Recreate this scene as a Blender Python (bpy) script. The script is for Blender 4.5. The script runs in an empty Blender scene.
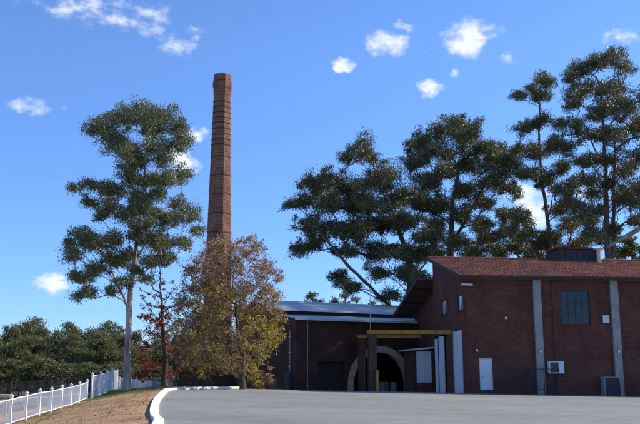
import bpy, math, random
import numpy as np
from mathutils import Vector, Matrix
R = math.radians
random.seed(7); rng = np.random.default_rng(7)
scene = bpy.context.scene
col = scene.collection

# ------------------------------------------------------------------ camera
PITCH = R(10.5); EYE = 1.6; FPX = 830.0
cam_d = bpy.data.cameras.new('camera'); cam = bpy.data.objects.new('camera', cam_d); col.objects.link(cam)
cam.location = (0, 0, EYE); cam.rotation_euler = (R(90) + PITCH, 0, 0)
cam_d.sensor_width = 36; cam_d.lens = FPX / 640 * 36; cam_d.clip_end = 5000; cam_d.clip_start = .1
scene.camera = cam

def at(x, y, Y):
    """point at distance Y in front of the camera seen at photo pixel x, y"""
    a = (x - 320) / FPX; b = (212 - y) / FPX
    r = Vector((a, math.cos(PITCH) - b * math.sin(PITCH), math.sin(PITCH) + b * math.cos(PITCH)))
    return Vector((0, 0, EYE)) + r * (Y / r.y)

# ------------------------------------------------------------------ sky, sun, exposure
SUN_PHI = R(18); SUN_EL = R(36)          # from the right, a little behind the buildings
SUN_STRENGTH = 5.0; SKY_STRENGTH = 0.085; EXPOSURE = 0.42
sd = Vector((math.cos(SUN_EL) * math.cos(SUN_PHI), math.cos(SUN_EL) * math.sin(SUN_PHI), math.sin(SUN_EL)))
sl = bpy.data.lights.new('sun', 'SUN'); so = bpy.data.objects.new('sun', sl); col.objects.link(so)
sl.energy = SUN_STRENGTH; sl.angle = R(.53); sl.color = (1, .93, .82)
so.rotation_euler = sd.to_track_quat('Z', 'Y').to_euler(); so.location = sd * 100

world = bpy.data.worlds.new('World'); scene.world = world; world.use_nodes = True
nt = world.node_tree; nt.nodes.clear()
def N(tree, kind, **kw):
    n = tree.nodes.new(kind)
    for k, v in kw.items(): setattr(n, k, v)
    return n
L = nt.links.new
sky = N(nt, 'ShaderNodeTexSky', sky_type='NISHITA', sun_disc=False, sun_elevation=SUN_EL, sun_rotation=R(90) - SUN_PHI)
sky.air_density = 1.0; sky.dust_density = 0.0; sky.ozone_density = 2.2; sky.altitude = 300
tc = N(nt, 'ShaderNodeTexCoord')
nz = N(nt, 'ShaderNodeTexNoise'); nz.inputs['Scale'].default_value = 26; nz.inputs['Detail'].default_value = 7; nz.inputs['Roughness'].default_value = .62
mapn = N(nt, 'ShaderNodeMapping'); mapn.inputs['Scale'].default_value = (1, 1, 1.6)
L(tc.outputs['Generated'], mapn.inputs['Vector']); L(mapn.outputs['Vector'], nz.inputs['Vector'])
nz2 = N(nt, 'ShaderNodeTexNoise'); nz2.inputs['Scale'].default_value = 60; nz2.inputs['Detail'].default_value = 4
L(mapn.outputs['Vector'], nz2.inputs['Vector'])
def cdir(x, y): return (at(x, y, 100) - Vector((0, 0, EYE))).normalized()
# clouds: direction, half width, half height (radians), density
clouds = []
for (x, y, w, h, k) in [(85, 3, 66, 16, .46), (112, 20, 46, 14, .62), (150, 14, 44, 13, .42), (190, 42, 26, 12, .70), (160, 44, 30, 10, .42), (30, 111, 30, 7, .46), (64, 107, 12, 5, .4),
        (390, 40, 20, 14, .95), (405, 24, 12, 6, .6), (465, 41, 27, 17, 1.05), (342, 64, 16, 6, .85), (429, 92, 13, 10, .85), (448, 76, 10, 5, .65),
        (432, 50, 8, 5, .5), (500, 60, 14, 6, .42), (632, 35, 18, 10, .95), (608, 36, 14, 6, .6), (186, 158, 20, 16, 1.15), (201, 135, 13, 8, .9),
        (55, 285, 24, 8, 1.0), (150, 128, 16, 8, .6), (535, 205, 34, 20, 1.0), (520, 190, 22, 10, .9), (600, 180, 30, 14, .8), (345, 300, 24, 12, .6), (190, 255, 14, 5, .35)]:
    clouds.append((cdir(x, y), w / FPX * 1.25, h / FPX * 1.35, k))
rr = random.Random(3)
for i in range(26):                       # the same scattered fair-weather cloud over the rest of the sky
    az = R(rr.uniform(50, 310)); el = R(rr.uniform(8, 60)); w = rr.uniform(.025, .06)
    clouds.append((Vector((math.sin(az) * math.cos(el), math.cos(az) * math.cos(el), math.sin(el))), w, w * rr.uniform(.4, .6), rr.uniform(.5, 1)))
wz = N(nt, 'ShaderNodeTexNoise'); wz.inputs['Scale'].default_value = 17; wz.inputs['Detail'].default_value = 5; wz.inputs['Roughness'].default_value = .6; L(tc.outputs['Generated'], wz.inputs['Vector'])
wv_ = N(nt, 'ShaderNodeVectorMath', operation='MULTIPLY_ADD'); L(wz.outputs['Color'], wv_.inputs[0]); wv_.inputs[1].default_value = (.075, .075, .05); L(tc.outputs['Generated'], wv_.inputs[2])
ws_ = N(nt, 'ShaderNodeVectorMath', operation='SUBTRACT'); L(wv_.outputs[0], ws_.inputs[0]); ws_.inputs[1].default_value = (.0375, .0375, .025)
acc = None
for (c, w, h, k) in clouds:
    s = N(nt, 'ShaderNodeVectorMath', operation='SUBTRACT'); L(ws_.outputs[0], s.inputs[0]); s.inputs[1].default_value = c
    m = N(nt, 'ShaderNodeVectorMath', operation='MULTIPLY'); L(s.outputs[0], m.inputs[0]); m.inputs[1].default_value = (1 / w, 1 / w, 1 / h)
    l = N(nt, 'ShaderNodeVectorMath', operation='LENGTH'); L(m.outputs[0], l.inputs[0])
    r = N(nt, 'ShaderNodeMapRange', interpolation_type='SMOOTHSTEP'); L(l.outputs['Value'], r.inputs['Value'])
    r.inputs['From Min'].default_value = 1.25; r.inputs['From Max'].default_value = 0; r.inputs['To Max'].default_value = k
    if acc is None: acc = r.outputs[0]
    else:
        a = N(nt, 'ShaderNodeMath', operation='MAXIMUM'); L(acc, a.inputs[0]); L(r.outputs[0], a.inputs[1]); acc = a.outputs[0]
# mask + (noise - .5) * gain, eroded
def mth(op, a, b, tree=nt):
    n = N(tree, 'ShaderNodeMath', operation=op)
    for i, v in enumerate((a, b)):
        if isinstance(v, (int, float)): n.inputs[i].default_value = v
        else: tree.links.new(v, n.inputs[i])
    return n.outputs[0]
nn = mth('ADD', mth('MULTIPLY', mth('SUBTRACT', nz.outputs['Fac'], .5), 2.6), mth('MULTIPLY', mth('SUBTRACT', nz2.outputs['Fac'], .5), 1.0))
g = mth('MULTIPLY', nn, mth('MINIMUM', mth('MULTIPLY', acc, 3.0), 1.0))
cm = N(nt, 'ShaderNodeMapRange', interpolation_type='SMOOTHSTEP'); L(mth('ADD', acc, g), cm.inputs['Value'])
cm.inputs['From Min'].default_value = .16; cm.inputs['From Max'].default_value = 1.25; cm.inputs['To Max'].default_value = .95
hsv = N(nt, 'ShaderNodeHueSaturation'); hsv.inputs['Hue'].default_value = .5; hsv.inputs['Saturation'].default_value = 1.0; hsv.inputs['Value'].default_value = 1.0
tint = N(nt, 'ShaderNodeMix', data_type='RGBA', blend_type='MULTIPLY'); tint.inputs[0].default_value = 1; 
sx = N(nt, 'ShaderNodeSeparateXYZ'); L(tc.outputs['Generated'], sx.inputs[0]); tr_ = N(nt, 'ShaderNodeValToRGB'); L(sx.outputs['Z'], tr_.inputs[0])
tr_.color_ramp.elements[0].position = .06; tr_.color_ramp.elements[0].color = (.335, .505, .86, 1); tr_.color_ramp.elements[1].position = .36; tr_.color_ramp.elements[1].color = (.52, .69, .97, 1)
t2 = N(nt, 'ShaderNodeVectorMath', operation='SCALE'); t2.inputs['Scale'].default_value = 2.0; L(tr_.outputs[0], t2.inputs[0]); L(t2.outputs[0], tint.inputs[7])
L(sky.outputs[0], tint.inputs[6]); L(tint.outputs[2], hsv.inputs['Color'])
mix = N(nt, 'ShaderNodeMix', data_type='RGBA'); L(cm.outputs[0], mix.inputs[0]); L(hsv.outputs[0], mix.inputs[6]); mix.inputs[7].default_value = (8.9, 9.3, 9.9, 1)
bg = N(nt, 'ShaderNodeBackground'); bg.inputs['Strength'].default_value = SKY_STRENGTH; L(mix.outputs[2], bg.inputs['Color'])
wo = N(nt, 'ShaderNodeOutputWorld'); L(bg.outputs[0], wo.inputs['Surface'])
vs = scene.view_settings
vs.view_transform = 'Standard'; vs.look = 'None'; vs.gamma = 1; vs.exposure = EXPOSURE; vs.use_curve_mapping = False
scene.render.engine = 'CYCLES'
try:
    scene.cycles.use_denoising = True; scene.cycles.max_bounces = 6; scene.cycles.transparent_max_bounces = 8
except Exception: pass

# ------------------------------------------------------------------ materials
def material(name, color, rough=.8, spec=.3, metal=0, var=.25, scale=3.0, bump=0., bscale=40, detail=6, tint=None, coords='Object', stretch=None):
    m = bpy.data.materials.new(name); m.use_nodes = True; t = m.node_tree; b = t.nodes['Principled BSDF']
    b.inputs['Roughness'].default_value = rough; b.inputs['Specular IOR Level'].default_value = spec; b.inputs['Metallic'].default_value = metal
    c = N(t, 'ShaderNodeTexCoord'); src = c.outputs[coords]
    if stretch:
        mp = N(t, 'ShaderNodeMapping'); mp.inputs['Scale'].default_value = stretch; t.links.new(src, mp.inputs[0]); src = mp.outputs[0]
    n = N(t, 'ShaderNodeTexNoise'); n.inputs['Scale'].default_value = scale; n.inputs['Detail'].default_value = detail; n.inputs['Roughness'].default_value = .65
    t.links.new(src, n.inputs['Vector'])
    r = N(t, 'ShaderNodeValToRGB'); t.links.new(n.outputs['Fac'], r.inputs[0])
    d = [max(0, x * (1 - var)) for x in color]; e = [min(1, x * (1 + var)) for x in (tint or color)]
    r.color_ramp.elements[0].position = .3; r.color_ramp.elements[1].position = .7
    r.color_ramp.elements[0].color = (*d, 1); r.color_ramp.elements[1].color = (*e, 1)
    t.links.new(r.outputs[0], b.inputs['Base Color'])
    if bump:
        n2 = N(t, 'ShaderNodeTexNoise'); n2.inputs['Scale'].default_value = bscale; n2.inputs['Detail'].default_value = 4
        t.links.new(src, n2.inputs['Vector'])
        bp = N(t, 'ShaderNodeBump'); bp.inputs['Strength'].default_value = bump; bp.inputs['Distance'].default_value = .02
        t.links.new(n2.outputs['Fac'], bp.inputs['Height']); t.links.new(bp.outputs[0], b.inputs['Normal'])
    return m

def brick_material(name, c1, c2, mortar, bw=.24, rh=.086, ms=.010, stain=.35):
    m = bpy.data.materials.new(name); m.use_nodes = True; t = m.node_tree; b = t.nodes['Principled BSDF']
    b.inputs['Roughness'].default_value = .88; b.inputs['Specular IOR Level'].default_value = .2
    uv = N(t, 'ShaderNodeUVMap', uv_map='UVMap')
    bt = N(t, 'ShaderNodeTexBrick'); bt.inputs['Scale'].default_value = 1; bt.inputs['Brick Width'].default_value = bw; bt.inputs['Row Height'].default_value = rh
    bt.inputs['Mortar Size'].default_value = ms; bt.inputs['Mortar Smooth'].default_value = .2; bt.inputs['Bias'].default_value = 0
    bt.inputs['Color1'].default_value = (*c1, 1); bt.inputs['Color2'].default_value = (*c2, 1); bt.inputs['Mortar'].default_value = (*mortar, 1)
    t.links.new(uv.outputs[0], bt.inputs['Vector'])
    n = N(t, 'ShaderNodeTexNoise'); n.inputs['Scale'].default_value = .55; n.inputs['Detail'].default_value = 7; n.inputs['Roughness'].default_value = .7
    t.links.new(uv.outputs[0], n.inputs['Vector'])
    mr = N(t, 'ShaderNodeMapRange'); mr.inputs['From Min'].default_value = .3; mr.inputs['From Max'].default_value = .7
    mr.inputs['To Min'].default_value = 1 - stain; mr.inputs['To Max'].default_value = 1 + stain; t.links.new(n.outputs['Fac'], mr.inputs[0])
    mx = N(t, 'ShaderNodeMix', data_type='RGBA', blend_type='MULTIPLY'); mx.inputs[0].default_value = 1
    t.links.new(bt.outputs['Color'], mx.inputs[6]); t.links.new(mr.outputs[0], mx.inputs[7]); t.links.new(mx.outputs[2], b.inputs['Base Color'])
    bp = N(t, 'ShaderNodeBump'); bp.inputs['Strength'].default_value = .5; bp.inputs['Distance'].default_value = .01; bp.invert = True
    t.links.new(bt.outputs['Fac'], bp.inputs['Height']); t.links.new(bp.outputs[0], b.inputs['Normal'])
    return m

def leaf_material(name, cols, trans=.3, rough=.5, spec=.35):
    m = bpy.data.materials.new(name); m.use_nodes = True; t = m.node_tree; b = t.nodes['Principled BSDF']
    b.inputs['Roughness'].default_value = rough; b.inputs['Specular IOR Level'].default_value = spec
    a = N(t, 'ShaderNodeAttribute', attribute_name='var'); r = N(t, 'ShaderNodeValToRGB'); t.links.new(a.outputs['Fac'], r.inputs[0])
    el = r.color_ramp.elements
    while len(el) < len(cols): el.new(.5)
    for i, c in enumerate(cols): el[i].position = i / (len(cols) - 1); el[i].color = (*c, 1)
    t.links.new(r.outputs[0], b.inputs['Base Color'])
    tr = N(t, 'ShaderNodeBsdfTranslucent'); t.links.new(r.outputs[0], tr.inputs['Color'])
    mx = N(t, 'ShaderNodeMixShader'); mx.inputs[0].default_value = trans
    t.links.new(b.outputs[0], mx.inputs[1]); t.links.new(tr.outputs[0], mx.inputs[2])
    t.links.new(mx.outputs[0], t.nodes['Material Output'].inputs['Surface'])
    return m

M = {}
M['brick'] = brick_material('red_brick', (.175, .052, .032), (.10, .034, .024), (.10, .066, .05))
M['hall_brick'] = brick_material('old_brown_brick', (.12, .044, .030), (.075, .030, .023), (.08, .055, .043), stain=.45)
M['chimney_brick'] = brick_material('chimney_brick', (.27, .10, .055), (.15, .055, .035), (.30, .19, .12), bw=.46, rh=.17, ms=.024, stain=.3)
M['concrete'] = material('grey_concrete', (.30, .29, .27), .9, .2, var=.25, scale=1.6, bump=.15)
M['cream_stone'] = material('cream_render', (.66, .50, .35), .9, .2, var=.15, scale=2.5, bump=.1)
M['white_paint'] = material('white_painted_kerb', (.80, .79, .76), .75, .3, var=.07, scale=2.2, bump=.1)
M['white_metal'] = material('white_painted_metal', (.66, .68, .70), .5, .4, var=.08, scale=1.2)
M['fence_paint'] = material('white_fence_paint', (.70, .72, .73), .5, .4, var=.08, scale=3)
M['galv'] = material('pale_galvanised_roofing', (.60, .60, .58), .45, .5, var=.18, scale=.7, stretch=(1, .25, 1))
M['dark_steel'] = material('dark_steel', (.035, .035, .04), .6, .4, var=.3)
M['dark_trim'] = material('dark_brown_trim', (.055, .035, .03), .7, .3, var=.2)
M['red_pipe'] = material('red_brown_pipe', (.13, .035, .03), .6, .3, var=.2)
M['grey_pipe'] = material('grey_pipe', (.30, .30, .30), .6, .4, var=.15)
M['rust'] = material('rust_brown_steel', (.115, .055, .038), .85, .2, var=.35, scale=2.5, bump=.15)
M['yellow'] = material('yellow_paint', (.50, .26, .035), .6, .35, var=.2, scale=2)
M['soffit'] = material('grey_soffit_board', (.16, .13, .11), .9, .2, var=.2)
M['tile'] = None
M['asphalt'] = None
M['black'] = material('dark_interior', (.012, .012, .012), .95, .05, var=.2)  # near-black colour paints in the unlit depth behind openings
M['glass'] = material('dark_teal_glass', (.006, .016, .018), .08, .5, var=.5, scale=1.5)
M['pale_glass'] = material('pale_window_pane', (.42, .46, .52), .15, .6, var=.08)  # even pale blue-grey tone given to the gable window panes
M['euc_bark'] = material('pale_gum_bark', (.27, .17, .13), .9, .15, var=.45, scale=1.6, tint=(.44, .37, .33), bump=.2, bscale=12, stretch=(1, 1, .3))
M['dark_bark'] = material('dark_grey_bark', (.085, .066, .055), .95, .1, var=.35, scale=2.2, bump=.25, bscale=14, stretch=(1, 1, .3))
M['mid_bark'] = material('grey_brown_bark', (.15, .12, .10), .95, .1, var=.4, scale=2.2, bump=.25, bscale=14, stretch=(1, 1, .3))
M['leaf_gum'] = leaf_material('gum_leaves', trans=.2, rough=.45, cols=[(.042, .053, .018), (.085, .096, .034), (.16, .152, .056), (.25, .21, .09)])
M['leaf_gum_light'] = leaf_material('light_gum_leaves', trans=.22, rough=.45, cols=[(.052, .072, .024), (.10, .128, .042), (.17, .185, .066), (.24, .21, .09)])
M['leaf_forest'] = leaf_material('forest_leaves', [(.07, .078, .03), (.125, .13, .052), (.19, .18, .075), (.25, .205, .10)], .25, .6, .15)
M['leaf_brown'] = leaf_material('dry_brown_leaves', [(.18, .10, .055), (.31, .185, .10), (.42, .27, .15), (.50, .34, .21)], .35)
M['leaf_yellow'] = leaf_material('yellow_leaves', [(.20, .15, .04), (.36, .26, .05), (.52, .38, .07), (.30, .28, .06)], .4)
M['leaf_red'] = leaf_material('red_leaves', [(.09, .022, .015), (.16, .035, .02), (.26, .06, .025), (.36, .10, .03)], .35)
M['leaf_green'] = leaf_material('green_leaves', [(.04, .055, .015), (.075, .10, .02), (.12, .13, .03), (.2, .18, .04)], .35)
M['grass'] = leaf_material('green_grass', [(.10, .14, .025), (.17, .21, .04), (.24, .26, .065), (.30, .26, .10)], .3, .7, .2)
M['straw'] = leaf_material('dry_grass', [(.28, .19, .09), (.36, .25, .13), (.42, .30, .17), (.24, .15, .08)], .3, .8, .1)

def tile_material():
    m = bpy.data.materials.new('terracotta_tiles'); m.use_nodes = True; t = m.node_tree; b = t.nodes['Principled BSDF']
    b.inputs['Roughness'].default_value = .8; b.inputs['Specular IOR Level'].default_value = .25
    a = N(t, 'ShaderNodeAttribute', attribute_name='var'); r = N(t, 'ShaderNodeValToRGB'); t.links.new(a.outputs['Fac'], r.inputs[0])
    r.color_ramp.elements[0].color = (.20, .062, .04, 1); r.color_ramp.elements[1].color = (.52, .19, .10, 1)
    c = N(t, 'ShaderNodeTexCoord'); n = N(t, 'ShaderNodeTexNoise'); n.inputs['Scale'].default_value = .8; n.inputs['Detail'].default_value = 8; n.inputs['Roughness'].default_value = .7
    t.links.new(c.outputs['Object'], n.inputs[0])
    mr = N(t, 'ShaderNodeMapRange'); mr.inputs['From Min'].default_value = .35; mr.inputs['From Max'].default_value = .65; mr.inputs['To Min'].default_value = .55; mr.inputs['To Max'].default_value = 1.15
    t.links.new(n.outputs['Fac'], mr.inputs[0])
    mx = N(t, 'ShaderNodeMix', data_type='RGBA', blend_type='MULTIPLY'); mx.inputs[0].default_value = 1
    t.links.new(r.outputs[0], mx.inputs[6]); t.links.new(mr.outputs[0], mx.inputs[7]); t.links.new(mx.outputs[2], b.inputs['Base Color'])
    return m
M['tile'] = tile_material()

def asphalt_material():
    m = bpy.data.materials.new('worn_asphalt'); m.use_nodes = True; t = m.node_tree; b = t.nodes['Principled BSDF']
    b.inputs['Roughness'].default_value = .9; b.inputs['Specular IOR Level'].default_value = .2
    c = N(t, 'ShaderNodeTexCoord'); o = c.outputs['Object']
    def noise(sc, det, st=None, ro=.6):
        s = o
        if st:
            mp = N(t, 'ShaderNodeMapping'); mp.inputs['Scale'].default_value = st; mp.inputs['Rotation'].default_value = (0, 0, R(-14)); t.links.new(o, mp.inputs[0]); s = mp.outputs[0]
        n = N(t, 'ShaderNodeTexNoise'); n.inputs['Scale'].default_value = sc; n.inputs['Detail'].default_value = det; n.inputs['Roughness'].default_value = ro
        t.links.new(s, n.inputs['Vector']); return n.outputs['Fac']
    big = noise(.12, 5); streak = noise(.5, 6, (.18, 1.2, 1)); fine = noise(60, 3); mid = noise(1.4, 6)
    f = mth('ADD', mth('ADD', mth('MULTIPLY', big, .30, t), mth('MULTIPLY', streak, .28, t), t), mth('ADD', mth('MULTIPLY', mid, .24, t), mth('MULTIPLY', fine, .18, t), t), t)
    r = N(t, 'ShaderNodeValToRGB'); t.links.new(f, r.inputs[0])
    e = r.color_ramp.elements; e[0].position = .38; e[0].color = (.15, .153, .144, 1); e[1].position = .62; e[1].color = (.27, .268, .242, 1)
    # thin sealed cracks
    vo = N(t, 'ShaderNodeTexVoronoi', feature='DISTANCE_TO_EDGE'); vo.inputs['Scale'].default_value = .11
    wv = N(t, 'ShaderNodeTexNoise'); wv.inputs['Scale'].default_value = .6; wv.inputs['Detail'].default_value = 5; t.links.new(o, wv.inputs['Vector'])
    vm = N(t, 'ShaderNodeVectorMath', operation='MULTIPLY_ADD'); t.links.new(wv.outputs['Color'], vm.inputs[0]); vm.inputs[1].default_value = (2.2, 2.2, 0); t.links.new(o, vm.inputs[2])
    t.links.new(vm.outputs[0], vo.inputs['Vector'])
    cr = N(t, 'ShaderNodeMapRange'); cr.inputs['From Min'].default_value = .0018; cr.inputs['From Max'].default_value = .0035; cr.inputs['To Min'].default_value = .85; cr.inputs['To Max'].default_value = 1
    t.links.new(vo.outputs['Distance'], cr.inputs[0])
    mx = N(t, 'ShaderNodeMix', data_type='RGBA', blend_type='MULTIPLY'); mx.inputs[0].default_value = 1
    t.links.new(r.outputs[0], mx.inputs[6]); t.links.new(cr.outputs[0], mx.inputs[7]); t.links.new(mx.outputs[2], b.inputs['Base Color'])
    bp = N(t, 'ShaderNodeBump'); bp.inputs['Strength'].default_value = .35; bp.inputs['Distance'].default_value = .01
    t.links.new(fine, bp.inputs['Height']); t.links.new(bp.outputs[0], b.inputs['Normal'])
    return m
M['asphalt'] = asphalt_material()

def soil_material():
    m = bpy.data.materials.new('dry_orange_soil'); m.use_nodes = True; t = m.node_tree; b = t.nodes['Principled BSDF']
    b.inputs['Roughness'].default_value = .95; b.inputs['Specular IOR Level'].default_value = .1
    c = N(t, 'ShaderNodeTexCoord'); o = c.outputs['Object']
    def noise(sc, det):
        n = N(t, 'ShaderNodeTexNoise'); n.inputs['Scale'].default_value = sc; n.inputs['Detail'].default_value = det; n.inputs['Roughness'].default_value = .7
        t.links.new(o, n.inputs['Vector']); return n.outputs['Fac']
    r = N(t, 'ShaderNodeValToRGB'); t.links.new(mth('ADD', mth('MULTIPLY', noise(.5, 9), .55, t), mth('MULTIPLY', noise(3.5, 6), .45, t), t), r.inputs[0]); e = r.color_ramp.elements
    e[0].position = .30; e[0].color = (.27, .12, .05, 1); e[1].position = .70; e[1].color = (.50, .37, .245, 1); x = e.new(.5); x.color = (.38, .235, .13, 1)
    # far country is green, not soil
    ge = N(t, 'ShaderNodeVectorMath', operation='LENGTH'); t.links.new(o, ge.inputs[0])
    fm = N(t, 'ShaderNodeMapRange'); fm.inputs['From Min'].default_value = 75; fm.inputs['From Max'].default_value = 110; t.links.new(ge.outputs['Value'], fm.inputs[0])
    gr = N(t, 'ShaderNodeValToRGB'); t.links.new(noise(.09, 9), gr.inputs[0]); q = gr.color_ramp.elements
    q[0].position = .35; q[0].color = (.025, .035, .014, 1); q[1].position = .7; q[1].color = (.075, .085, .035, 1)
    mx = N(t, 'ShaderNodeMix', data_type='RGBA'); t.links.new(fm.outputs[0], mx.inputs[0]); t.links.new(r.outputs[0], mx.inputs[6]); t.links.new(gr.outputs[0], mx.inputs[7])
    t.links.new(mx.outputs[2], b.inputs['Base Color'])
    bp = N(t, 'ShaderNodeBump'); bp.inputs['Strength'].default_value = .6; bp.inputs['Distance'].default_value = .05
    t.links.new(noise(9, 6), bp.inputs['Height']); t.links.new(bp.outputs[0], b.inputs['Normal'])
    return m
M['soil'] = soil_material()

# ------------------------------------------------------------------ mesh helpers
def tag(o, label=None, cat=None, group=None, kind=None):
    if label: o['label'] = label
    if cat: o['category'] = cat
    if group: o['group'] = group
    if kind: o['kind'] = kind
    return o
def empty(name, loc=(0, 0, 0), rz=0, label=None, cat=None, group=None):
    o = bpy.data.objects.new(name, None); col.objects.link(o); o.location = loc; o.rotation_euler = (0, 0, rz); o.empty_display_size = .3
    return tag(o, label, cat, group)

class MB:
    def __init__(s): s.v = []; s.f = []
    def add(s, vs, fs):
        b = len(s.v); s.v += [tuple(p) for p in vs]; s.f += [tuple(b + i for i in f) for f in fs]; return s
    def box(s, x0, x1, y0, y1, z0, z1, mat=None):
        vs = [(x, y, z) for x in (x0, x1) for y in (y0, y1) for z in (z0, z1)]
        if mat is not None: vs = [mat @ Vector(p) for p in vs]
        return s.add(vs, [(0, 1, 3, 2), (4, 6, 7, 5), (0, 4, 5, 1), (2, 3, 7, 6), (0, 2, 6, 4), (1, 5, 7, 3)])
    def prism(s, poly, axis, a0, a1):
        """extrude a 2-D polygon along axis ('x' -> poly is (y,z), 'y' -> (x,z), 'z' -> (x,y))"""
        def P(p, a): return {'x': (a, p[0], p[1]), 'y': (p[0], a, p[1]), 'z': (p[0], p[1], a)}[axis]
        n = len(poly); vs = [P(p, a0) for p in poly] + [P(p, a1) for p in poly]
        fs = [tuple(range(n)), tuple(reversed(range(n, 2 * n)))] + [(i, n + i, n + (i + 1) % n, (i + 1) % n) for i in range(n)]
        return s.add(vs, fs)
    def tube(s, pts, rads, seg=8, cap=True):
        pts = [Vector(p) for p in pts]
        if not hasattr(rads, '__len__'): rads = [rads] * len(pts)
        vs = []; n = len(pts); ref = None
        for i, p in enumerate(pts):
            d = (pts[min(i + 1, n - 1)] - pts[max(i - 1, 0)]).normalized()
            if ref is None: ref = Vector((1, 0, 0)) if abs(d.x) < .8 else Vector((0, 1, 0))
            a = (ref - d * ref.dot(d)).normalized(); ref = a; b = d.cross(a)
            for k in range(seg):
                t = 2 * math.pi * k / seg; vs.append(p + (a * math.cos(t) + b * math.sin(t)) * rads[i])
        fs = [(i * seg + k, i * seg + (k + 1) % seg, (i + 1) * seg + (k + 1) % seg, (i + 1) * seg + k) for i in range(n - 1) for k in range(seg)]
        if cap: fs += [tuple(reversed(range(seg))), tuple(range((n - 1) * seg, n * seg))]
        return s.add(vs, fs)
    def lathe(s, prof, seg=24, cx=0, cy=0, cap=True, rot=0):
        vs = [(cx + r * math.cos(rot + 2 * math.pi * k / seg), cy + r * math.sin(rot + 2 * math.pi * k / seg), z) for r, z in prof for k in range(seg)]
        n = len(prof)
        fs = [(i * seg + k, i * seg + (k + 1) % seg, (i + 1) * seg + (k + 1) % seg, (i + 1) * seg + k) for i in range(n - 1) for k in range(seg)]
        if cap: fs += [tuple(reversed(range(seg))), tuple(range((n - 1) * seg, n * seg))]
        return s.add(vs, fs)
    def build(s, name, mat, parent=None, smooth=False, uv='box'):
        me = bpy.data.meshes.new(name); me.from_pydata(s.v, [], s.f); me.update()
        import bmesh
        bm = bmesh.new(); bm.from_mesh(me); bmesh.ops.recalc_face_normals(bm, faces=bm.faces); bm.to_mesh(me); bm.free()
        lay = me.uv_layers.new(name='UVMap').data
        for p in me.polygons:
            n = p.normal
            if uv == 'cyl':
                ang = math.atan2(p.center.y, p.center.x)
            elif abs(n.z) < .9: t = Vector((-n.y, n.x, 0)).normalized()
            for li in p.loop_indices:
                c = me.vertices[me.loops[li].vertex_index].co
                if uv == 'cyl':
                    a = math.atan2(c.y, c.x)
                    while a - ang > math.pi: a -= 2 * math.pi
                    while a - ang < -math.pi: a += 2 * math.pi
                    lay[li].uv = (a * 1.5, c.z)
                elif abs(n.z) < .9: lay[li].uv = (c.dot(t), c.z)
                else: lay[li].uv = (c.x, c.y)
        if smooth:
            for p in me.polygons: p.use_smooth = True
        me.materials.append(M[mat] if isinstance(mat, str) else mat)
        o = bpy.data.objects.new(name, me); col.objects.link(o); o.parent = parent
        return o

def fast_mesh(name, verts, faces, mat, parent=None, var=None, smooth=False):
    """verts (n,3) and faces (m,k) numpy arrays"""
    me = bpy.data.meshes.new(name); n, k = faces.shape
    me.vertices.add(len(verts)); me.vertices.foreach_set('co', np.asarray(verts, np.float32).ravel())
    me.loops.add(n * k); me.loops.foreach_set('vertex_index', faces.astype(np.int32).ravel())
    me.polygons.add(n); me.polygons.foreach_set('loop_start', np.arange(0, n * k, k, dtype=np.int32))
    try: me.polygons.foreach_set('loop_total', np.full(n, k, np.int32))
    except Exception: pass
    me.update(calc_edges=True); me.validate()
    if var is not None:
        a = me.attributes.new('var', 'FLOAT', 'FACE'); a.data.foreach_set('value', np.asarray(var, np.float32))
    if smooth: me.polygons.foreach_set('use_smooth', np.ones(n, bool))
    me.materials.append(M[mat] if isinstance(mat, str) else mat)
    o = bpy.data.objects.new(name, me); col.objects.link(o); o.parent = parent
    return o

def wall_panel(mb, P0, du, z0, z1, length, openings, depth, nin):
    """brick face from P0 along du with rectangular openings (u0,u1,z0,z1); reveals go 'depth' along nin"""
    P0 = Vector(P0); du = Vector(du).normalized(); nin = Vector(nin).normalized()
    us = sorted({0, length, *[o[0] for o in openings], *[o[1] for o in openings]}); zs = sorted({z0, z1, *[o[2] for o in openings], *[o[3] for o in openings]})
    def pt(u, z, d=0): return P0 + du * u + nin * d + Vector((0, 0, z))
    for i in range(len(us) - 1):
        for j in range(len(zs) - 1):
            uc = (us[i] + us[i + 1]) / 2; zc = (zs[j] + zs[j + 1]) / 2
            if any(o[0] < uc < o[1] and o[2] < zc < o[3] for o in openings): continue
            mb.add([pt(us[i], zs[j]), pt(us[i + 1], zs[j]), pt(us[i + 1], zs[j + 1]), pt(us[i], zs[j + 1])], [(0, 1, 2, 3)])
    for (a, b, c, d) in openings:
        for (p, q) in (((a, c), (b, c)), ((b, c), (b, d)), ((b, d), (a, d)), ((a, d), (a, c))):
            mb.add([pt(*p), pt(*q), pt(*q, depth), pt(*p, depth)], [(0, 1, 2, 3)])

# ------------------------------------------------------------------ ground
KERB = [(-3.0, -30), (-3.0, 0), (-3.1, 12), (-3.55, 19), (-4.14, 22.7), (-4.52, 24.2), (-5.22, 27.5), (-6.6, 35.1), (-7.61, 41.5), (-8.45, 47.2), (-8.72, 49.4), (-8.65, 51.0), (-8.2, 52.4), (-7.05, 54.2), (-4.98, 56.2)]
def smooth_path(p, n=6):
    out = []
    for i in range(len(p) - 1):
        a, b, c, d = p[max(i - 1, 0)], p[i], p[i + 1], p[min(i + 2, len(p) - 1)]
        for k in range(n):
            t = k / n
            out.append(tuple(.5 * (2 * b[j] + (c[j] - a[j]) * t + (2 * a[j] - 5 * b[j] + 4 * c[j] - d[j]) * t * t + (3 * b[j] - a[j] - 3 * c[j] + d[j]) * t ** 3) for j in range(len(b))))
    out.append(p[-1]); return out
KS = KERB[:3] + smooth_path(KERB[3:], 5)
KA = np.array([k for k in KS if k[1] <= 51.1])
POLY = np.array(KS + [(2.1, 56.3), (9.9, 57.4), (34, 60.2), (70, 64), (70, -30)])
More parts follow.
